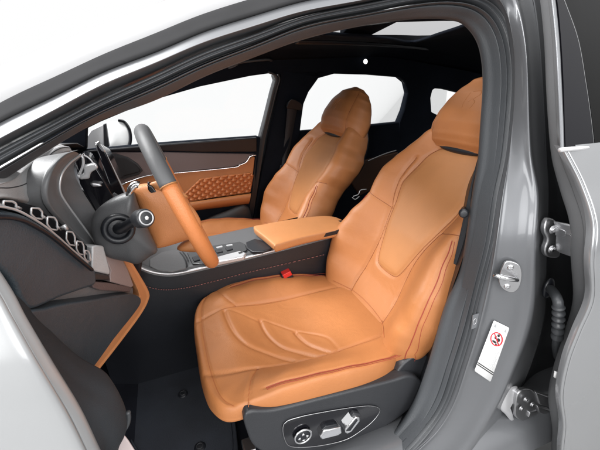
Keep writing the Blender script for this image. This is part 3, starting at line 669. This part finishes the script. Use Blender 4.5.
mo=crl([on_y(x,y,.93) for x,y in [(106,124),(114,121),(123,122.5),(128,129),(129.5,138),(128,145),(124,148.5),(112,148.5),(106,145)]],48,True)
b=MB(); b.pillow(mo,(.75,-.6,0),.02,.06); mir=b.build('wing_mirror',mat('white_mirror_paint',(.8,.8,.8),.25,0,coat=.6),car)
b=MB(); b.tube(cr([on_y(x,y,.915) for x,y in [(118,120.5),(124,122),(129,129),(130.5,138),(129,146),(125,149.5)]],30),.011,8,flat=.6); b.build('mirror_rim',GLOSSB,mir)
b=MB(); b.prism([on_y(x,y,.82) for x,y in [(103,124),(106,123.5),(109,147),(104,148)]],(0,.04,0)); b.build('mirror_post',BLACK,mir,bevel=.004,sharp=30)
b=MB(); b.prism([on_y(x,y,.80) for x,y in [(86,138),(91,130),(103,124.5),(104,148),(86,150)]],(0,.02,0)); b.build('mirror_sail',SILVER,mir,bevel=.004,sharp=30)
# ------------------------------------------------------------------ roof
hz=1.33
Hn=[on_z(314,37,hz),on_z(325,33.2,hz),on_z(345,34,hz),on_z(365,35,hz),on_z(390,38,hz),on_z(412,41.5,hz),on_z(440,33,hz),on_z(466,24,hz),on_z(460,20,hz),on_z(450,18,hz),on_z(402,19,hz),on_z(360,20,hz),on_z(330,24,hz)]
hol=crl(Hn,72,True)
def rz(x,y): return 1.333-.13*max(0,-x-.5)**1.2-.16*max(0,x-.3)**1.3-.5*max(0,abs(y)-.42)**1.5
cen=sum(hol,V())/len(hol); ring=[]
for p in hol:
    a=math.atan2(p.y-cen.y,p.x-cen.x); dx,dy=math.cos(a),math.sin(a)
    t=min([( (1.25-cen.x)/dx if dx>0 else (-.80-cen.x)/dx) if abs(dx)>1e-6 else 9,((.60-cen.y)/dy if dy>0 else (-.46-cen.y)/dy) if abs(dy)>1e-6 else 9]); ring.append(V((cen.x+dx*t,cen.y+dy*t,0)))
rows=[]
for k in range(15):
    f=k/14; row=[]
    for p,q in zip(hol,ring):
        r=p.lerp(q,f); g=ss(0,.25,f); zz=rz(r.x,r.y); r.z=p.z*(1-g)+zz*g-.012*math.exp(-((f-.03)/.03)**2); row.append(r)
    rows.append(row)
b=MB(); b.loft([[p+V((0,0,.003)) for p in hol]]+rows,True); b.build('headlining',LINER,car,solid=.004)
b=MB(); b.add([p+V((0,0,.0025)) for p in hol],[tuple(range(len(hol)))]); b.build('sunroof_pane',ROOFGL,car,smooth=False)
b=MB(); b.prism([on_z(340,36,hz+.012),on_z(368,37,hz+.012),on_z(410,16,hz+.012),on_z(356,21,hz+.012)],(0,0,.02)); b.build('roof_crossbar',LINER,car,bevel=.004,sharp=30)
b=MB(); b.tube(cr([on_z(x,y,1.318) for x,y in [(296,42),(330,42.5),(370,44),(410,47),(440,50)]],30),.008,8,flat=.5); b.build('sunroof_lip',BLACK,car)
b=MB(); P=[p+V((0,0,.075)) for p in ring]; b.loft([[V((a.x*.3+c.x*.7,a.y*.3+c.y*.7,max(a.z,rz(c.x,c.y))+.055)) for a,c in zip(hol,ring)],[V((a.x*.15+c.x*.85,a.y*.15+c.y*.85,rz(c.x,c.y)+.058)) for a,c in zip(hol,ring)],[V((p.x,p.y,rz(p.x,p.y)+.05)) for p in ring]],True); b.build('roof_skin',PAINT,car)
def FR(x,y): return FS(x,y,-.02)
tubeobj('grab_handle',cr([FS(x,y,o) for x,y,o in [(229,67,-.02),(234,65,-.05),(240,62.5,-.055),(255,60.5,-.055),(268,59.5,-.05),(271.5,60.5,-.02)]],30),[.009 if i<10 else .006 for i in range(30)],TRIM,car,n=8)
b=MB(); lc=FS(365.5,61.5,-.03); b.pillow([lc+V((.012*math.cos(a),0,.012*math.sin(a))) for a in [2*math.pi*k/24 for k in range(24)]],(0,-1,-.2),.008,.006); 
lm=mat('lit_reading_lamp',(.9,.9,.9),.4); lm.node_tree.nodes['Principled BSDF'].inputs['Emission Color'].default_value=(1,1,.97,1); lm.node_tree.nodes['Principled BSDF'].inputs['Emission Strength'].default_value=1.5
b.build('reading_lamp',lm,car)
# ------------------------------------------------------------------ seat belts
pb=thing('seat_belt','black seat belt hanging on the far pillar behind the passenger seat','seat belt',tuple(FS(289,150,-.05)))
b=MB(); W0=cr([FS(x,y,-.045) for x,y in [(287.5,108),(286,125),(284,145),(281.5,166)]],24); W1=cr([FS(x,y,-.045) for x,y in [(297,109),(294,125),(290.5,145),(287.5,166)]],24); b.loft([W0,W1]); b.build('webbing',WEB,pb,solid=.002)
b=MB(); b.prism(crl([FS(x,y,-.035) for x,y in [(288,101),(292,99),(300,104),(300,110),(293,109),(286,108)]],30,True),(0,-.022,0)); b.build('upper_anchor',BLACK,pb,bevel=.003,sharp=30)
b=MB(); b.prism([FS(x,y,-.045) for x,y in [(280,165),(288,165),(287,171),(279,171)]],(0,-.014,0)); b.build('tongue_housing',BLACK,pb,bevel=.003,sharp=30)
b=MB(); b.tube([FS(x,y,-.055) for x,y in [(281.8,172),(286,172),(286,177.5),(282.2,177.5)]],.0035,6,closed=True); b.build('belt_tongue',STEEL,pb)
db=thing('seat_belt','black seat belt running down beside the driver seat backrest at the centre pillar','seat belt',tuple(S(455,260,.10)))
b=MB(); W0=cr([S(x,y,.10) for x,y in [(480,150),(472,180),(464,216),(452,270),(440,320),(424,372)]],30); W1=cr([S(x,y,.085) for x,y in [(492,150),(486,180),(478,216),(466,270),(456,320),(440,372)]],30); b.loft([W0,W1]); b.build('webbing',WEB,db,solid=.002)
b=MB(); c=S(463.5,213,.075); b.tube([c+V((.03,.03,-.004)),c+V((.012,.012,0)),c+V((.0,.0,0)),c+V((-.005,-.006,.001))],[.006,.007,.011,.010],12); b.build('belt_stop',BLACK,db)
b=MB(); b.pillow([c+V((-.006,-.007,.001))+V((.007*math.cos(a),-.005*math.cos(a),.009*math.sin(a))) for a in [2*math.pi*k/20 for k in range(20)]],(-.7,-.7,.1),.003,.001); b.build('stop_cap',DARK,db)
# inner cladding of the centre pillar behind the belt
b=MB(); A=cr([S(x,y,.055) for x,y in [(484,150),(476,185),(468,240),(450,295),(440,330),(430,365),(414,405),(392,434)]],50); Bq=cr([S(x,y,.16) for x,y in [(486,150),(468,185),(458,240),(440,295),(425,345),(410,385),(395,415),(372,440)]],50)
b.loft([A,Bq,[p+V((.25,.0,0)) for p in Bq]]); b.build('pillar_cladding',BLACK,car)
# ------------------------------------------------------------------ dashboard
def DY(x): return -.70+.0021*max(0,x)
_pa,_pb,_pc=on_y(0,200,-.70),on_y(90,270,-.51),on_y(80,371,-.535); DN=((_pb-_pa).cross(_pc-_pa)).normalized(); DN=DN if DN.y<0 else -DN
def D(x,y,o=0): return on_p(x,y,_pa-DN*o,DN)
b=MB(); b.prism([D(-20,215,.08),D(60,240,.08),D(92,275,.10),D(60,310,.10),D(-10,300,.08)],(-.2,.5,-.02)); b.prism([on_y(x,y,-.25) for x,y in [(60,185),(120,195),(145,250),(140,285),(95,300),(60,280)]],(-.25,.75,-.03)); dash=b.build('dashboard',BLACK,car,bevel=.01,sharp=30)
Yt=lambda x:-.68+.0050*max(-20,x)
A=cr([on_y(x,y,Yt(x)+.02) for x,y in [(-20,192),(0,184),(12,179),(24,167.5),(40,153.5),(52,147),(60,146.5),(66,147.5),(70,150)]],50)
Bq=cr([on_y(x,y,Yt(x)) for x,y in [(-20,202),(0,199),(16,201.5),(30,204),(37,202),(37.5,190),(44,168),(58,155),(70,151.5)]],50)
b=MB(); b.loft(across([[p+V((-.25,.05,-.03)) for p in A],[p+V((-.04,.02,.006)) for p in A],A,mid(A,Bq,.3,V((.004,-.016,.010))),mid(A,Bq,.7,V((.006,-.018,.006))),Bq,[p+V((-.06,.03,-.01)) for p in Bq]],5)); b.build('dash_pad',DASHG,dash)
st_=cr([V(p) for p in mid(A,Bq,.52,V((.0055,-.020,.0095)))],50); b=MB(); b.tube(st_,.0011,5); b.build('pad_seam',DARK,dash)
Yh=lambda x:-.56+.0028*max(0,x-38)
A=cr([on_y(x,y,Yh(x)) for x,y in [(71,151.5),(58,156),(46,168),(39.5,185),(39.5,200),(46,212),(60,226),(78,242),(92,254)]],60)
Bq=cr([on_y(x,y,Yh(x)+.01) for x,y in [(80,154.5),(70,162),(62,172),(59,184),(60.5,194),(68,206),(79,221),(90,236),(96,245)]],60)
b=MB(); b.loft(across([[p+V((-.20,.03,-.02)) for p in A],A,mid(A,Bq,.15,V((.003,-.016,.004))),mid(A,Bq,.6,V((.004,-.018,.005))),mid(A,Bq,.95,V((.001,-.008,.002))),Bq,[p+V((-.02,.03,0)) for p in Bq]],5)); b.build('instrument_hood',HOODG,dash)
b=MB(); b.tube([p+V((.002,-.004,0)) for p in Bq],.0022,6); b.build('hood_trim',SILVER,dash)
In=cr([on_y(x,y,-.36) for x,y in [(81,157),(75,163),(74,170),(78,182),(85,195),(92,206),(97,216),(98,232),(97,246)]],60)
b=MB(); b.loft(across([[p+V((-.004,.008,0)) for p in Bq],mid(Bq,In,.35,V((-.015,.012,-.004))),In],8)); b.build('instrument_binnacle',mat('binnacle_skin',(.13,.13,.134),.45,0,.2,450,.05,kind='leather'),dash)
# instrument display, dark screen behind the wheel
def pr(name,pts,Y,ext,m,parent=None,bev=.003):
    b=MB(); b.prism([on_y(x,y,Y) for x,y in pts],ext); return b.build(name,m,parent or dash,bevel=bev,sharp=30)
pr('instrument_display',[(75,162),(82,155),(90,157),(104,180),(118,205),(120,216),(99,226),(96,212),(80,184)],-.33,(-.02,.14,-.01),GLOSSB)
pr('display_bracket',[(84,166),(96,163),(99,168),(91,173),(90,179),(80,180),(79,176),(85,174)],-.345,(-.01,.03,0),SILVER,bev=.004)
pr('display_bracket',[(91,183),(101,184),(103,187),(92,187)],-.345,(-.01,.03,0),STEEL,bev=.004)
b=MB(); b.tube(cr([on_y(x,y,-.34) for x,y in [(80,156),(83,158),(83,166),(79,175)]],14),.003,6); b.tube(cr([on_y(x,y,-.34) for x,y in [(84,155),(90,159),(95,166)]],14),.002,6); b.build('display_edge',SILVER,dash)
vd=ray(112,175).normalized()
pr('touch_screen',[(94.5,144.5),(100,143),(103,147),(128,200),(118,203),(112,190)],-.12,tuple(vd*.24+V((.02,0,0))),GLOSSB)
pr('screen_edge',[(95,143),(99,141),(103.5,146.5),(106,153),(102,151),(98,146)],-.123,tuple(vd*.02),CHROME,bev=.002)
pr('screen_edge',[(103.5,147.5),(105.5,151),(128.5,198),(127,199.5)],-.123,tuple(vd*.02),SILVER,bev=.001)
# side panel, vent row
sd=crl([D(x,y) for x,y in [(-25,214),(0,211.5),(14,213),(28,219),(45,230),(60,242),(75,255),(90,267),(92,275),(91,284),(75,290),(55,297),(25,309),(14,300),(4,280),(-25,250)]],90,True)
b=MB(); b.prism([p+DN*.010 for p in sd],-DN*.07); b.build('dash_side_panel',mat('charcoal_side_skin',(.040,.053,.064),.45,0,.3,480,.05,kind='leather'),dash,bevel=.014,sharp=40)
b=MB(); b.prism(crl([D(x,y,.012) for x,y in [(-25,196),(0,198),(35,206),(42,211),(62,226),(80,240),(90,249),(92.5,262),(91,270),(72,253),(46,231),(20,213),(-25,207)]],80,True),(-.04,.06,-.01)); vent=b.build('air_vent',mat('matt_black_vent',(.006,.007,.009),.8,spec=.15),dash,bevel=.004,sharp=40)
cl=[D(x,y,-.012) for x,y in [(-20,206),(0,206.5),(16,210),(30,217),(45,226.5),(58,237),(72,249.5),(88,263)]]
b=MB(); b.tube(cr(cl,60),.0019,6); b.build('vent_trim',SILVER,vent)
b=MB(); b.tube(cr([p+V((.004,-.004,-.014)) for p in cl],60),.0035,6); b.build('vent_lip',BLACK,vent)
cen_=[(-8,203,7,3.2),(9.5,205,7,3.6),(36.5,213.5,6,5),(52,223.5,5.4,6),(70.5,238.5,4.6,6.4),(80,248,4,6.2),(87,256,3,5)]
for x,y,w,h in cen_:
    w*=1.15; h*=1.12
    hx=[(x-w*.75,y-h),(x+w*.35,y-h*.9),(x+w*.8,y-h*.3),(x+w*.85,y+h),(x-w*.2,y+h*.85),(x-w*.8,y+h*.1)]
    b=MB(); hq=[D(px,py,-.006) for px,py in hx]; b.tube([hq[i].lerp(hq[(i+1)%6],f) for i in range(6) for f in (.10,.5,.90)],.0016,6,closed=True); b.tube([D(x+w*.8,y+h*.4,-.002),D(x+w*1.4,y+h*.9,.0)],.002,6); b.build('vent_ring',SILVER,vent)
b=MB(); b.tube([D(62,228,-.006),D(65,226,-.014),D(66.5,229,-.014)],.0035,8); b.build('vent_slider',SILVER,vent)
pr2=lambda name,pts,m,o=0,ext=(-.10,.12,-.02),bev=.003,parent=None:(lambda b:(b.prism([D(x,y,o) for x,y in pts],ext),b.build(name,m,parent or dash,bevel=bev,sharp=30))[1])(MB())
pr2('end_cap',[(92.5,246),(97,245),(104,246),(110.5,271),(109.5,275),(92,271)],DASHG,-.004,bev=.004)
pr2('end_cap_step',[(90.5,271.5),(109.5,275.5),(110.5,280.5),(90.5,280)],DARK,-.008,bev=.003)
pr2('mauve_inlay',[(104.5,254),(122,256.5),(128,269),(134,285.5),(131,288),(110.5,282),(110,275),(111,271)],mat('mauve_cloth_inlay',(.30,.235,.225),.5,0,.5,500,.05,kind='dots'),.004,bev=.003)
pr2('mauve_inlay',[(90.5,281),(110,283),(132,287.5),(130,292.5),(118,291.5),(100,290.5),(93.5,288)],MAUVE,.0,bev=.003)
oo=cr([D(x,y,.006) for x,y in [(122,254.5),(128,258),(138,273),(148,291),(147.5,300),(140,314),(120,341),(90,379)]],60)
oi=cr([D(x,y,.002) for x,y in [(120,255.5),(124,262),(131.5,277),(138.5,293),(138,300),(131,312.5),(112,336),(83,372.5)]],60)
b=MB(); b.loft(across([[p+V((-.05,.06,0)) for p in oo],oo,mid(oo,oi,.25,OUT*.006),mid(oo,oi,.75,OUT*.006),oi,[p+V((-.02,.03,0)) for p in oi]],5)); b.build('orange_trim',mat('peach_trim_leather',(.62,.27,.11),.46,0,.2,900,.05,kind='leather'),dash)
kn=crl([D(x,y,-.002) for x,y in [(22,312),(40,307),(60,302.5),(92,298),(108,295.5),(120,294),(130,293.5),(136.5,297),(136.5,303),(130,313),(110,337.5),(84,371),(74,362),(58,347),(40,330)]],110,True)
b=MB(); b.prism([p+DN*.012 for p in kn],-DN*.12); b.build('knee_panel',mat('charcoal_knee_skin',(.040,.052,.062),.45,0,.3,480,.05,kind='leather'),dash,bevel=.012,sharp=40)
b=MB(); b.prism([D(x,y,.015) for x,y in [(20,300),(92,281),(134,287),(134,300),(80,310),(26,316)]],(-.05,.05,0)); b.build('panel_ledge',mat('lit_ledge_skin',(.15,.16,.17),.4,0,.3,480,.05,kind='leather'),dash,bevel=.008,sharp=30)  # skin lightened: light falling from the windscreen is put into the colour
# ------------------------------------------------------------------ steering wheel
ta=R(17); AXN=V((math.cos(ta),.055,math.sin(ta))).normalized(); hub=on_y(179,199,-.375)
sw=thing('steering_wheel','steering wheel seen almost edge on, grey leather at the top and orange below','steering wheel',tuple(hub))
e2=V((0,1,0)); e2=(e2-AXN*e2.dot(AXN)).normalized(); e1_=AXN.cross(e2); e1_=e1_ if e1_.z>0 else -e1_
RW=.172
def rimp(a): return hub+e1_*(RW*math.cos(a))+e2*(-RW*math.sin(a))
def rim(name,a0,a1,m,r,n=70):
    b=MB(); P=[rimp(a0+(a1-a0)*i/(n-1)) for i in range(n)]; b.tube(P,r,16,flat=1.05,upv=AXN); return b.build(name,m,sw)
GREYL=mat('grey_wheel_leather',(.085,.086,.089),.5,0,.2,900,.05,kind='leather')
WSEAM=mat('wheel_seam',(.35,.15,.05),.6)
WHO=mat('orange_wheel_leather',(.52,.175,.055),.45,0,.35,560,.05,kind='leather')
rim('grip',R(-64),R(64),GREYL,.0165)
rim('rim',R(64.4),R(295.6),WHO,.0160)
for sg in (1,-1):
    b=MB()
    a=sg*R(64.2); c=rimp(a); t=(rimp(a+.01)-rimp(a-.01)).normalized(); q=AXN; s_=t.cross(q)
    b.tube([c+(q*math.cos(k)*1.05+s_*math.sin(k))*.0165 for k in [2*math.pi*i/28 for i in range(28)]],.0016,6,closed=True); b.build('grip_seam',WSEAM,sw)
pad=crl([on_y(x,y,-.385) for x,y in [(132,189),(142,184.5),(154,184),(165,190),(176,197),(190,205),(200,222),(196,236),(182,241),(162,247),(154,246),(147,230),(140,210)]],80,True)
b=MB(); b.pillow(pad,V((.35,-1,.15)),.035,.09,p=2.6,k=16); b.build('airbag_pad',mat('airbag_leather',(.52,.205,.075),.42,0,.3,540,.05,kind='leather'),sw)
b=MB(); b.prism([on_y(x,y,-.41) for x,y in [(147,184),(152,186),(156,191),(168,199),(180,204),(182,208),(170,206),(154,199),(148,190)]],(0,.03,0)); b.build('spoke',GLOSSB,sw,bevel=.003,sharp=30)
pad2=crl([on_y(x,y,-.40) for x,y in [(150,183.5),(160,180.5),(170,184),(180,191),(188,197),(180,199),(166,194.5),(154,189)]],40,True)
b=MB(); b.pillow(pad2,V((.35,-1,.3)),.016,.04,p=2.6); b.build('spoke_cover',PALEORANGE,sw)
b=MB(); b.tube(cr([on_y(x,y,-.45) for x,y in [(128,197),(130.5,190),(135,184.5),(139,185)]],12),[.006]*4+[.008]*8,8); b.build('shift_paddle',CHROME,sw)
b=MB(); b.tube(cr([on_y(x,y,-.43) for x,y in [(130,199),(132,207),(136,216),(142,228)]],12),.0045,8); b.build('wheel_edge_trim',BLACK,sw)
b=MB(); b.pillow(crl([on_y(x,y,-.36) for x,y in [(178,250),(186,241),(196,238),(204,244),(206,250),(196,252)]],30,True),(.3,-1,.2),.02,.04); b.build('lower_spoke',PALEORANGE,sw)
# column shroud and stalk (fixed to the car)
sh=crl([on_y(x,y,-.43) for x,y in [(91.5,222),(95,212),(103,204),(114,197),(125,192.5),(133,190.5),(138,204),(144,219),(151,235),(157.5,250),(150,256),(138,263.5),(126,261),(112,258),(100,252),(94,240)]],90,True)
b=MB(); b.pillow(sh,V((.1,-1,.25)),.045,.16,p=2.5,k=18); cs=b.build('column_shroud',mat('shroud_plastic',(.065,.066,.069),.42,0,.25,450,.05),car)
kc=on_y(118.5,229,-.478)
b=MB(); nn=V((.15,-1,.1)).normalized(); t1=nn.orthogonal().normalized(); t2=nn.cross(t1)
circ=lambda c,r,n=40:[c+t1*(r*math.cos(2*math.pi*k/n))+t2*(r*math.sin(2*math.pi*k/n)) for k in range(n)]
b.tube(circ(kc,.026),.007,10,closed=True); b.build('stalk_collar',BLACK,cs)
b=MB(); b.pillow(circ(kc-nn*.004,.024),nn,.004,.006); b.build('collar_dish',BLACK,cs)
b=MB(); sk=cr([kc,on_y(126,226,-.51),on_y(134,221,-.545),on_y(139,219,-.562)],20); b.tube(sk,[.012]*6+[.010]*14,12); stl=b.build('stalk',BLACK,cs)
kp_=on_y(139,219,-.562); kq=on_y(146,218,-.585); ax=(kq-kp_).normalized(); 
b=MB(); b.tube([kp_-ax*.004,kp_,kp_+ax*.004,kq-ax*.003,kq,kq+ax*.002],[.012,.0165,.0175,.0175,.0165,.012],24); b.build('stalk_knob',DARK,cs)
t1=ax.orthogonal().normalized(); t2=ax.cross(t1)
b=MB(); b.tube(circ(kq+ax*.0015,.0125),.0016,6,closed=True); b.build('knob_ring',SILVER,cs)
b=MB(); b.prism([kq+ax*.003+t1*(.004*math.cos(2*math.pi*k/5))+t2*(.004*math.sin(2*math.pi*k/5)) for k in range(5)],ax*.0006); b.build('knob_mark',PAPER,cs)
# ------------------------------------------------------------------ centre console
cy0=-.125
up=[on_y(x,y,cy0) for x,y in [(60,225),(100,244),(128,260),(138,266),(150,271),(165,273.5),(180,272.5),(205,267),(235,260),(265,252.5),(295,245),(322,238),(350,231)]]
up=cr(up,80)
low=[V((p.x,p.y,.20)) for p in up]
b=MB(); b.loft([up,mid(up,low,.10,OUT*.004),mid(up,low,.4,V((0,-.006,0))),mid(up,low,.8,V((0,-.0,0))),low]); b.loft([[p+V((0,.25,0)) for p in up],[p+V((0,.25,0)) for p in low]])
b.build('console_body',BLACK,car)
con=[o for o in C.objects if o.name=='console_body'][0]
b=MB(); b.tube([p+V((0,-.006,.002)) for p in up],.0048,8); b.build('chrome_strip',SILVER,con)
stp=cr([on_y(x,y,cy0-.008) for x,y in [(135,283),(160,289.5),(185,288),(215,281),(250,272),(285,264),(325,254.5)]],60)
b=MB()
for i in range(0,59): b.tube([stp[i],stp[i].lerp(stp[i+1],.6)],.0013,4)
b.build('stitching',mat('dull_red_thread',(.25,.10,.09),.7),con)
b=MB(); t0=[p+V((0,.004,.004)) for p in up]; tw=[p+V((0,.235-.10*ss(-.58,-.42,p.x),.004)) for p in up]
b.loft(across([[p+V((0,-.002,-.010)) for p in up],t0,mid(t0,tw,.06,V((0,0,.010))),mid(t0,tw,.5,V((0,0,.012))),mid(t0,tw,.94,V((0,0,.010))),tw],5)); b.build('console_top',CONG,con)
ct=up[40].z+.017
def K(x,y,h=0):
    z=.66
    for _ in range(15):
        p=on_z(x,y,z); i=min(range(80),key=lambda k:abs(up[k].x-p.x)); z=up[i].z+.0165+h
    return p
def kp2(name,pts,m,h=.001,t=.004,bev=.0015,parent=None):
    b=MB(); b.prism([K(x,y,h) for x,y in pts],(0,0,-t)); return b.build(name,m,parent or con,bevel=bev,sharp=30)
kp2('control_panel',[(187,253),(199,247.5),(220,244.5),(240,241.5),(245,244),(247,250),(236,255.5),(215,261),(204,263.5),(192,263.5)],GLOSSB,.003)
for pts in ([(205,252),(211,250.5),(213,253),(207,254.5)],[(215,249.8),(221,248.3),(223,251),(217,252.3)],[(225,247.4),(231,246),(233,248.5),(227,250)],[(192,257),(198,255.3),(200,259),(194,260.5)],[(208,256),(214,254.7),(216,257.5),(210,259)]):
    kp2('panel_button',pts,DARK,.007,.004,.001)
for pts in ([(206,249),(212,247.3),(212.6,248.2),(206.6,249.9)],[(216,246.9),(222,245.5),(222.6,246.4),(216.6,247.8)],[(226,245),(232,243.8),(232.6,244.7),(226.6,245.9)]):
    kp2('button_trim',pts,SILVER,.006,.003,.0005)
b=MB(); b.prism([K(x,y,.016) for x,y in [(205,260),(228,253.5),(240,250.5),(246,252.5),(244,256),(232,258.5),(208,263.5)]],(0,0,-.016)); b.build('gear_selector',SILVER,con,bevel=.004,sharp=30)
kp2('selector_mark',[(238,252.3),(242,251.3),(243,253),(239,254)],INKB,.0165,.002,.0005)
b=MB(); b.prism([K(x,y,.004) for x,y in [(150,259),(162,252),(172,250),(180,251),(186,262),(186,268),(172,271.5),(158,270),(150,266)]],(0,0,-.004)); b.build('storage_lid',mat('grey_lid_skin',(.10,.10,.103),.45,0,.2,450,.05,kind='leather'),con,bevel=.0015,sharp=30)
b=MB(); b.tube(cr([K(x,y,.005) for x,y in [(180,252.5),(183,256),(186,262),(186.5,267)]],14),.0022,6); b.tube(cr([K(x,y,.005) for x,y in [(182.5,251.5),(186,256),(188,261)]],14),.0018,6); b.build('lid_gap',BLACK,con)
kp2('cup_holder',[(246,242),(255,238.5),(263,240.5),(272,248),(262,251.5),(252,251.5),(247,248)],BLACK,.006,.01,.003)
# armrest lid
al=[on_z(x,y,.68) for x,y in [(253.5,228.5),(262,226),(280,222.5),(300,219.5),(318,217.5),(333,217.8),(344,222),(352,228),(322,234.5),(300,239.5),(276,246.5),(274,246),(265,238.5)]]
b=MB(); b.pillow(crl(al,100,True),(0,0,1),.010,.030,p=5,k=16); arm=b.build('armrest_lid',PALEORANGE,con)
b=MB(); fe=[on_y(x,y,cy0+.01) for x,y in [(272,247.5),(277,249.5),(300,243.5),(330,236),(350,231)]]; b.tube(cr(fe,40),.007,8); b.build('lid_edge',ORANGE,arm)
b=MB(); b.prism([K(x,y,.002) for x,y in [(255,232),(345,224),(348,232),(276,249)]],(0,0,.018)); b.build('lid_base',BLACK,con,bevel=.003,sharp=30)
# orange knee pad on the far flank of the console
b=MB(); b.pillow(crl([on_y(x,y,.125) for x,y in [(172,250),(180,243),(194,239),(212,237),(230,236.5),(240,238),(236,242),(215,246),(190,250)]],50,True),(0,-.6,1),.012,.02); b.build('knee_pad',PALEORANGE,con)
# ------------------------------------------------------------------ floor mat, pedal area
mt=thing('floor_mat','dark navy rubber floor mat in front of the driver seat with round fasteners','floor mat',tuple(on_z(160,400,.205)))
mo=[on_z(x,y,.208) for x,y in [(98,382),(118,362),(150,352),(195,345),(222,352),(235,420),(236,470),(205,480),(150,480)]]
b=MB(); b.prism(crl(mo,80,True),(0,0,.008)); mp_=b.build('mat',MAT_,mt,bevel=.003,sharp=40)
for x,y in ((183,394),(200,447)):
    c=on_z(x,y,.2165); b=MB(); b.pillow([c+V((.017*math.cos(a),.017*math.sin(a),0)) for a in [2*math.pi*k/28 for k in range(28)]],(0,0,1),.005,.002); f_=b.build('fastener',BLACK,mp_)
    b=MB(); b.tube([c+V((.009*math.cos(a),.009*math.sin(a),.005)) for a in [2*math.pi*k/24 for k in range(24)]],.0015,6,closed=True); b.build('fastener_ring',DARK,mp_)
b=MB()
mc=[p.lerp(sum(mo,V())/len(mo),.08)+V((0,0,.009)) for p in mo]; b.tube(crl(mc,80,True),.003,6,closed=True); b.build('mat_rim',MAT_,mp_)
# ------------------------------------------------------------------ studio
b=MB(); b.add([(5*math.cos(2*math.pi*k/64),5*math.sin(2*math.pi*k/64),0) for k in range(64)],[tuple(range(64))]); g=b.build('ground',FLOORW,None,smooth=False); g['kind']='structure'
w=bpy.data.worlds.new('World'); bpy.context.scene.world=w; w.use_nodes=True; n=w.node_tree.nodes; l=w.node_tree.links; bg=n['Background']
tc=n.new('ShaderNodeTexCoord'); sx=n.new('ShaderNodeSeparateXYZ'); l.new(tc.outputs['Generated'],sx.inputs[0])
# studio: white cove behind the car, a dimmer hall with a bright ceiling on the camera's side
ry=n.new('ShaderNodeMapRange'); ry.inputs['From Min'].default_value=-.25; ry.inputs['From Max'].default_value=.02; l.new(sx.outputs['Y'],ry.inputs['Value'])
rz_=n.new('ShaderNodeMapRange'); rz_.inputs['From Min'].default_value=-.05; rz_.inputs['From Max'].default_value=.50; rz_.inputs['To Min'].default_value=.16; rz_.inputs['To Max'].default_value=1.5; l.new(sx.outputs['Z'],rz_.inputs['Value'])
mx=n.new('ShaderNodeMix'); mx.data_type='FLOAT'; l.new(ry.outputs[0],mx.inputs[0]); l.new(rz_.outputs[0],mx.inputs[2]); mx.inputs[3].default_value=1.0
cc=n.new('ShaderNodeCombineColor'); [l.new(mx.outputs[0],cc.inputs[k]) for k in range(3)]; l.new(cc.outputs[0],bg.inputs['Color']); bg.inputs['Strength'].default_value=1.0
def area(name,loc,to,size,energy,sy=None):
    la=bpy.data.lights.new(name,'AREA'); la.energy=energy; la.size=size; la.shape='RECTANGLE'; la.size_y=sy or size
    o=bpy.data.objects.new(name,la); C.objects.link(o); o.location=loc; o.rotation_euler=(V(to)-V(loc)).to_track_quat('-Z','Y').to_euler(); return o
area('studio_softbox',(-.1,-3.3,1.9),(-.7,-.3,.8),2.0,75)
area('side_softbox',(-2.7,-2.6,1.6),(-.2,-.3,.9),1.6,75)
area('overhead_softbox',(-.6,-1.0,4.0),(-.3,-.3,.5),3.0,85)
area('front_softbox',(-2.3,.7,2.8),(-1.0,-.4,1.05),1.7,300)
sc=bpy.context.scene; sc.view_settings.view_transform='Standard'; sc.view_settings.look='None'; sc.view_settings.exposure=0; sc.view_settings.gamma=1
sc.cycles.max_bounces=10; sc.cycles.transparent_max_bounces=16
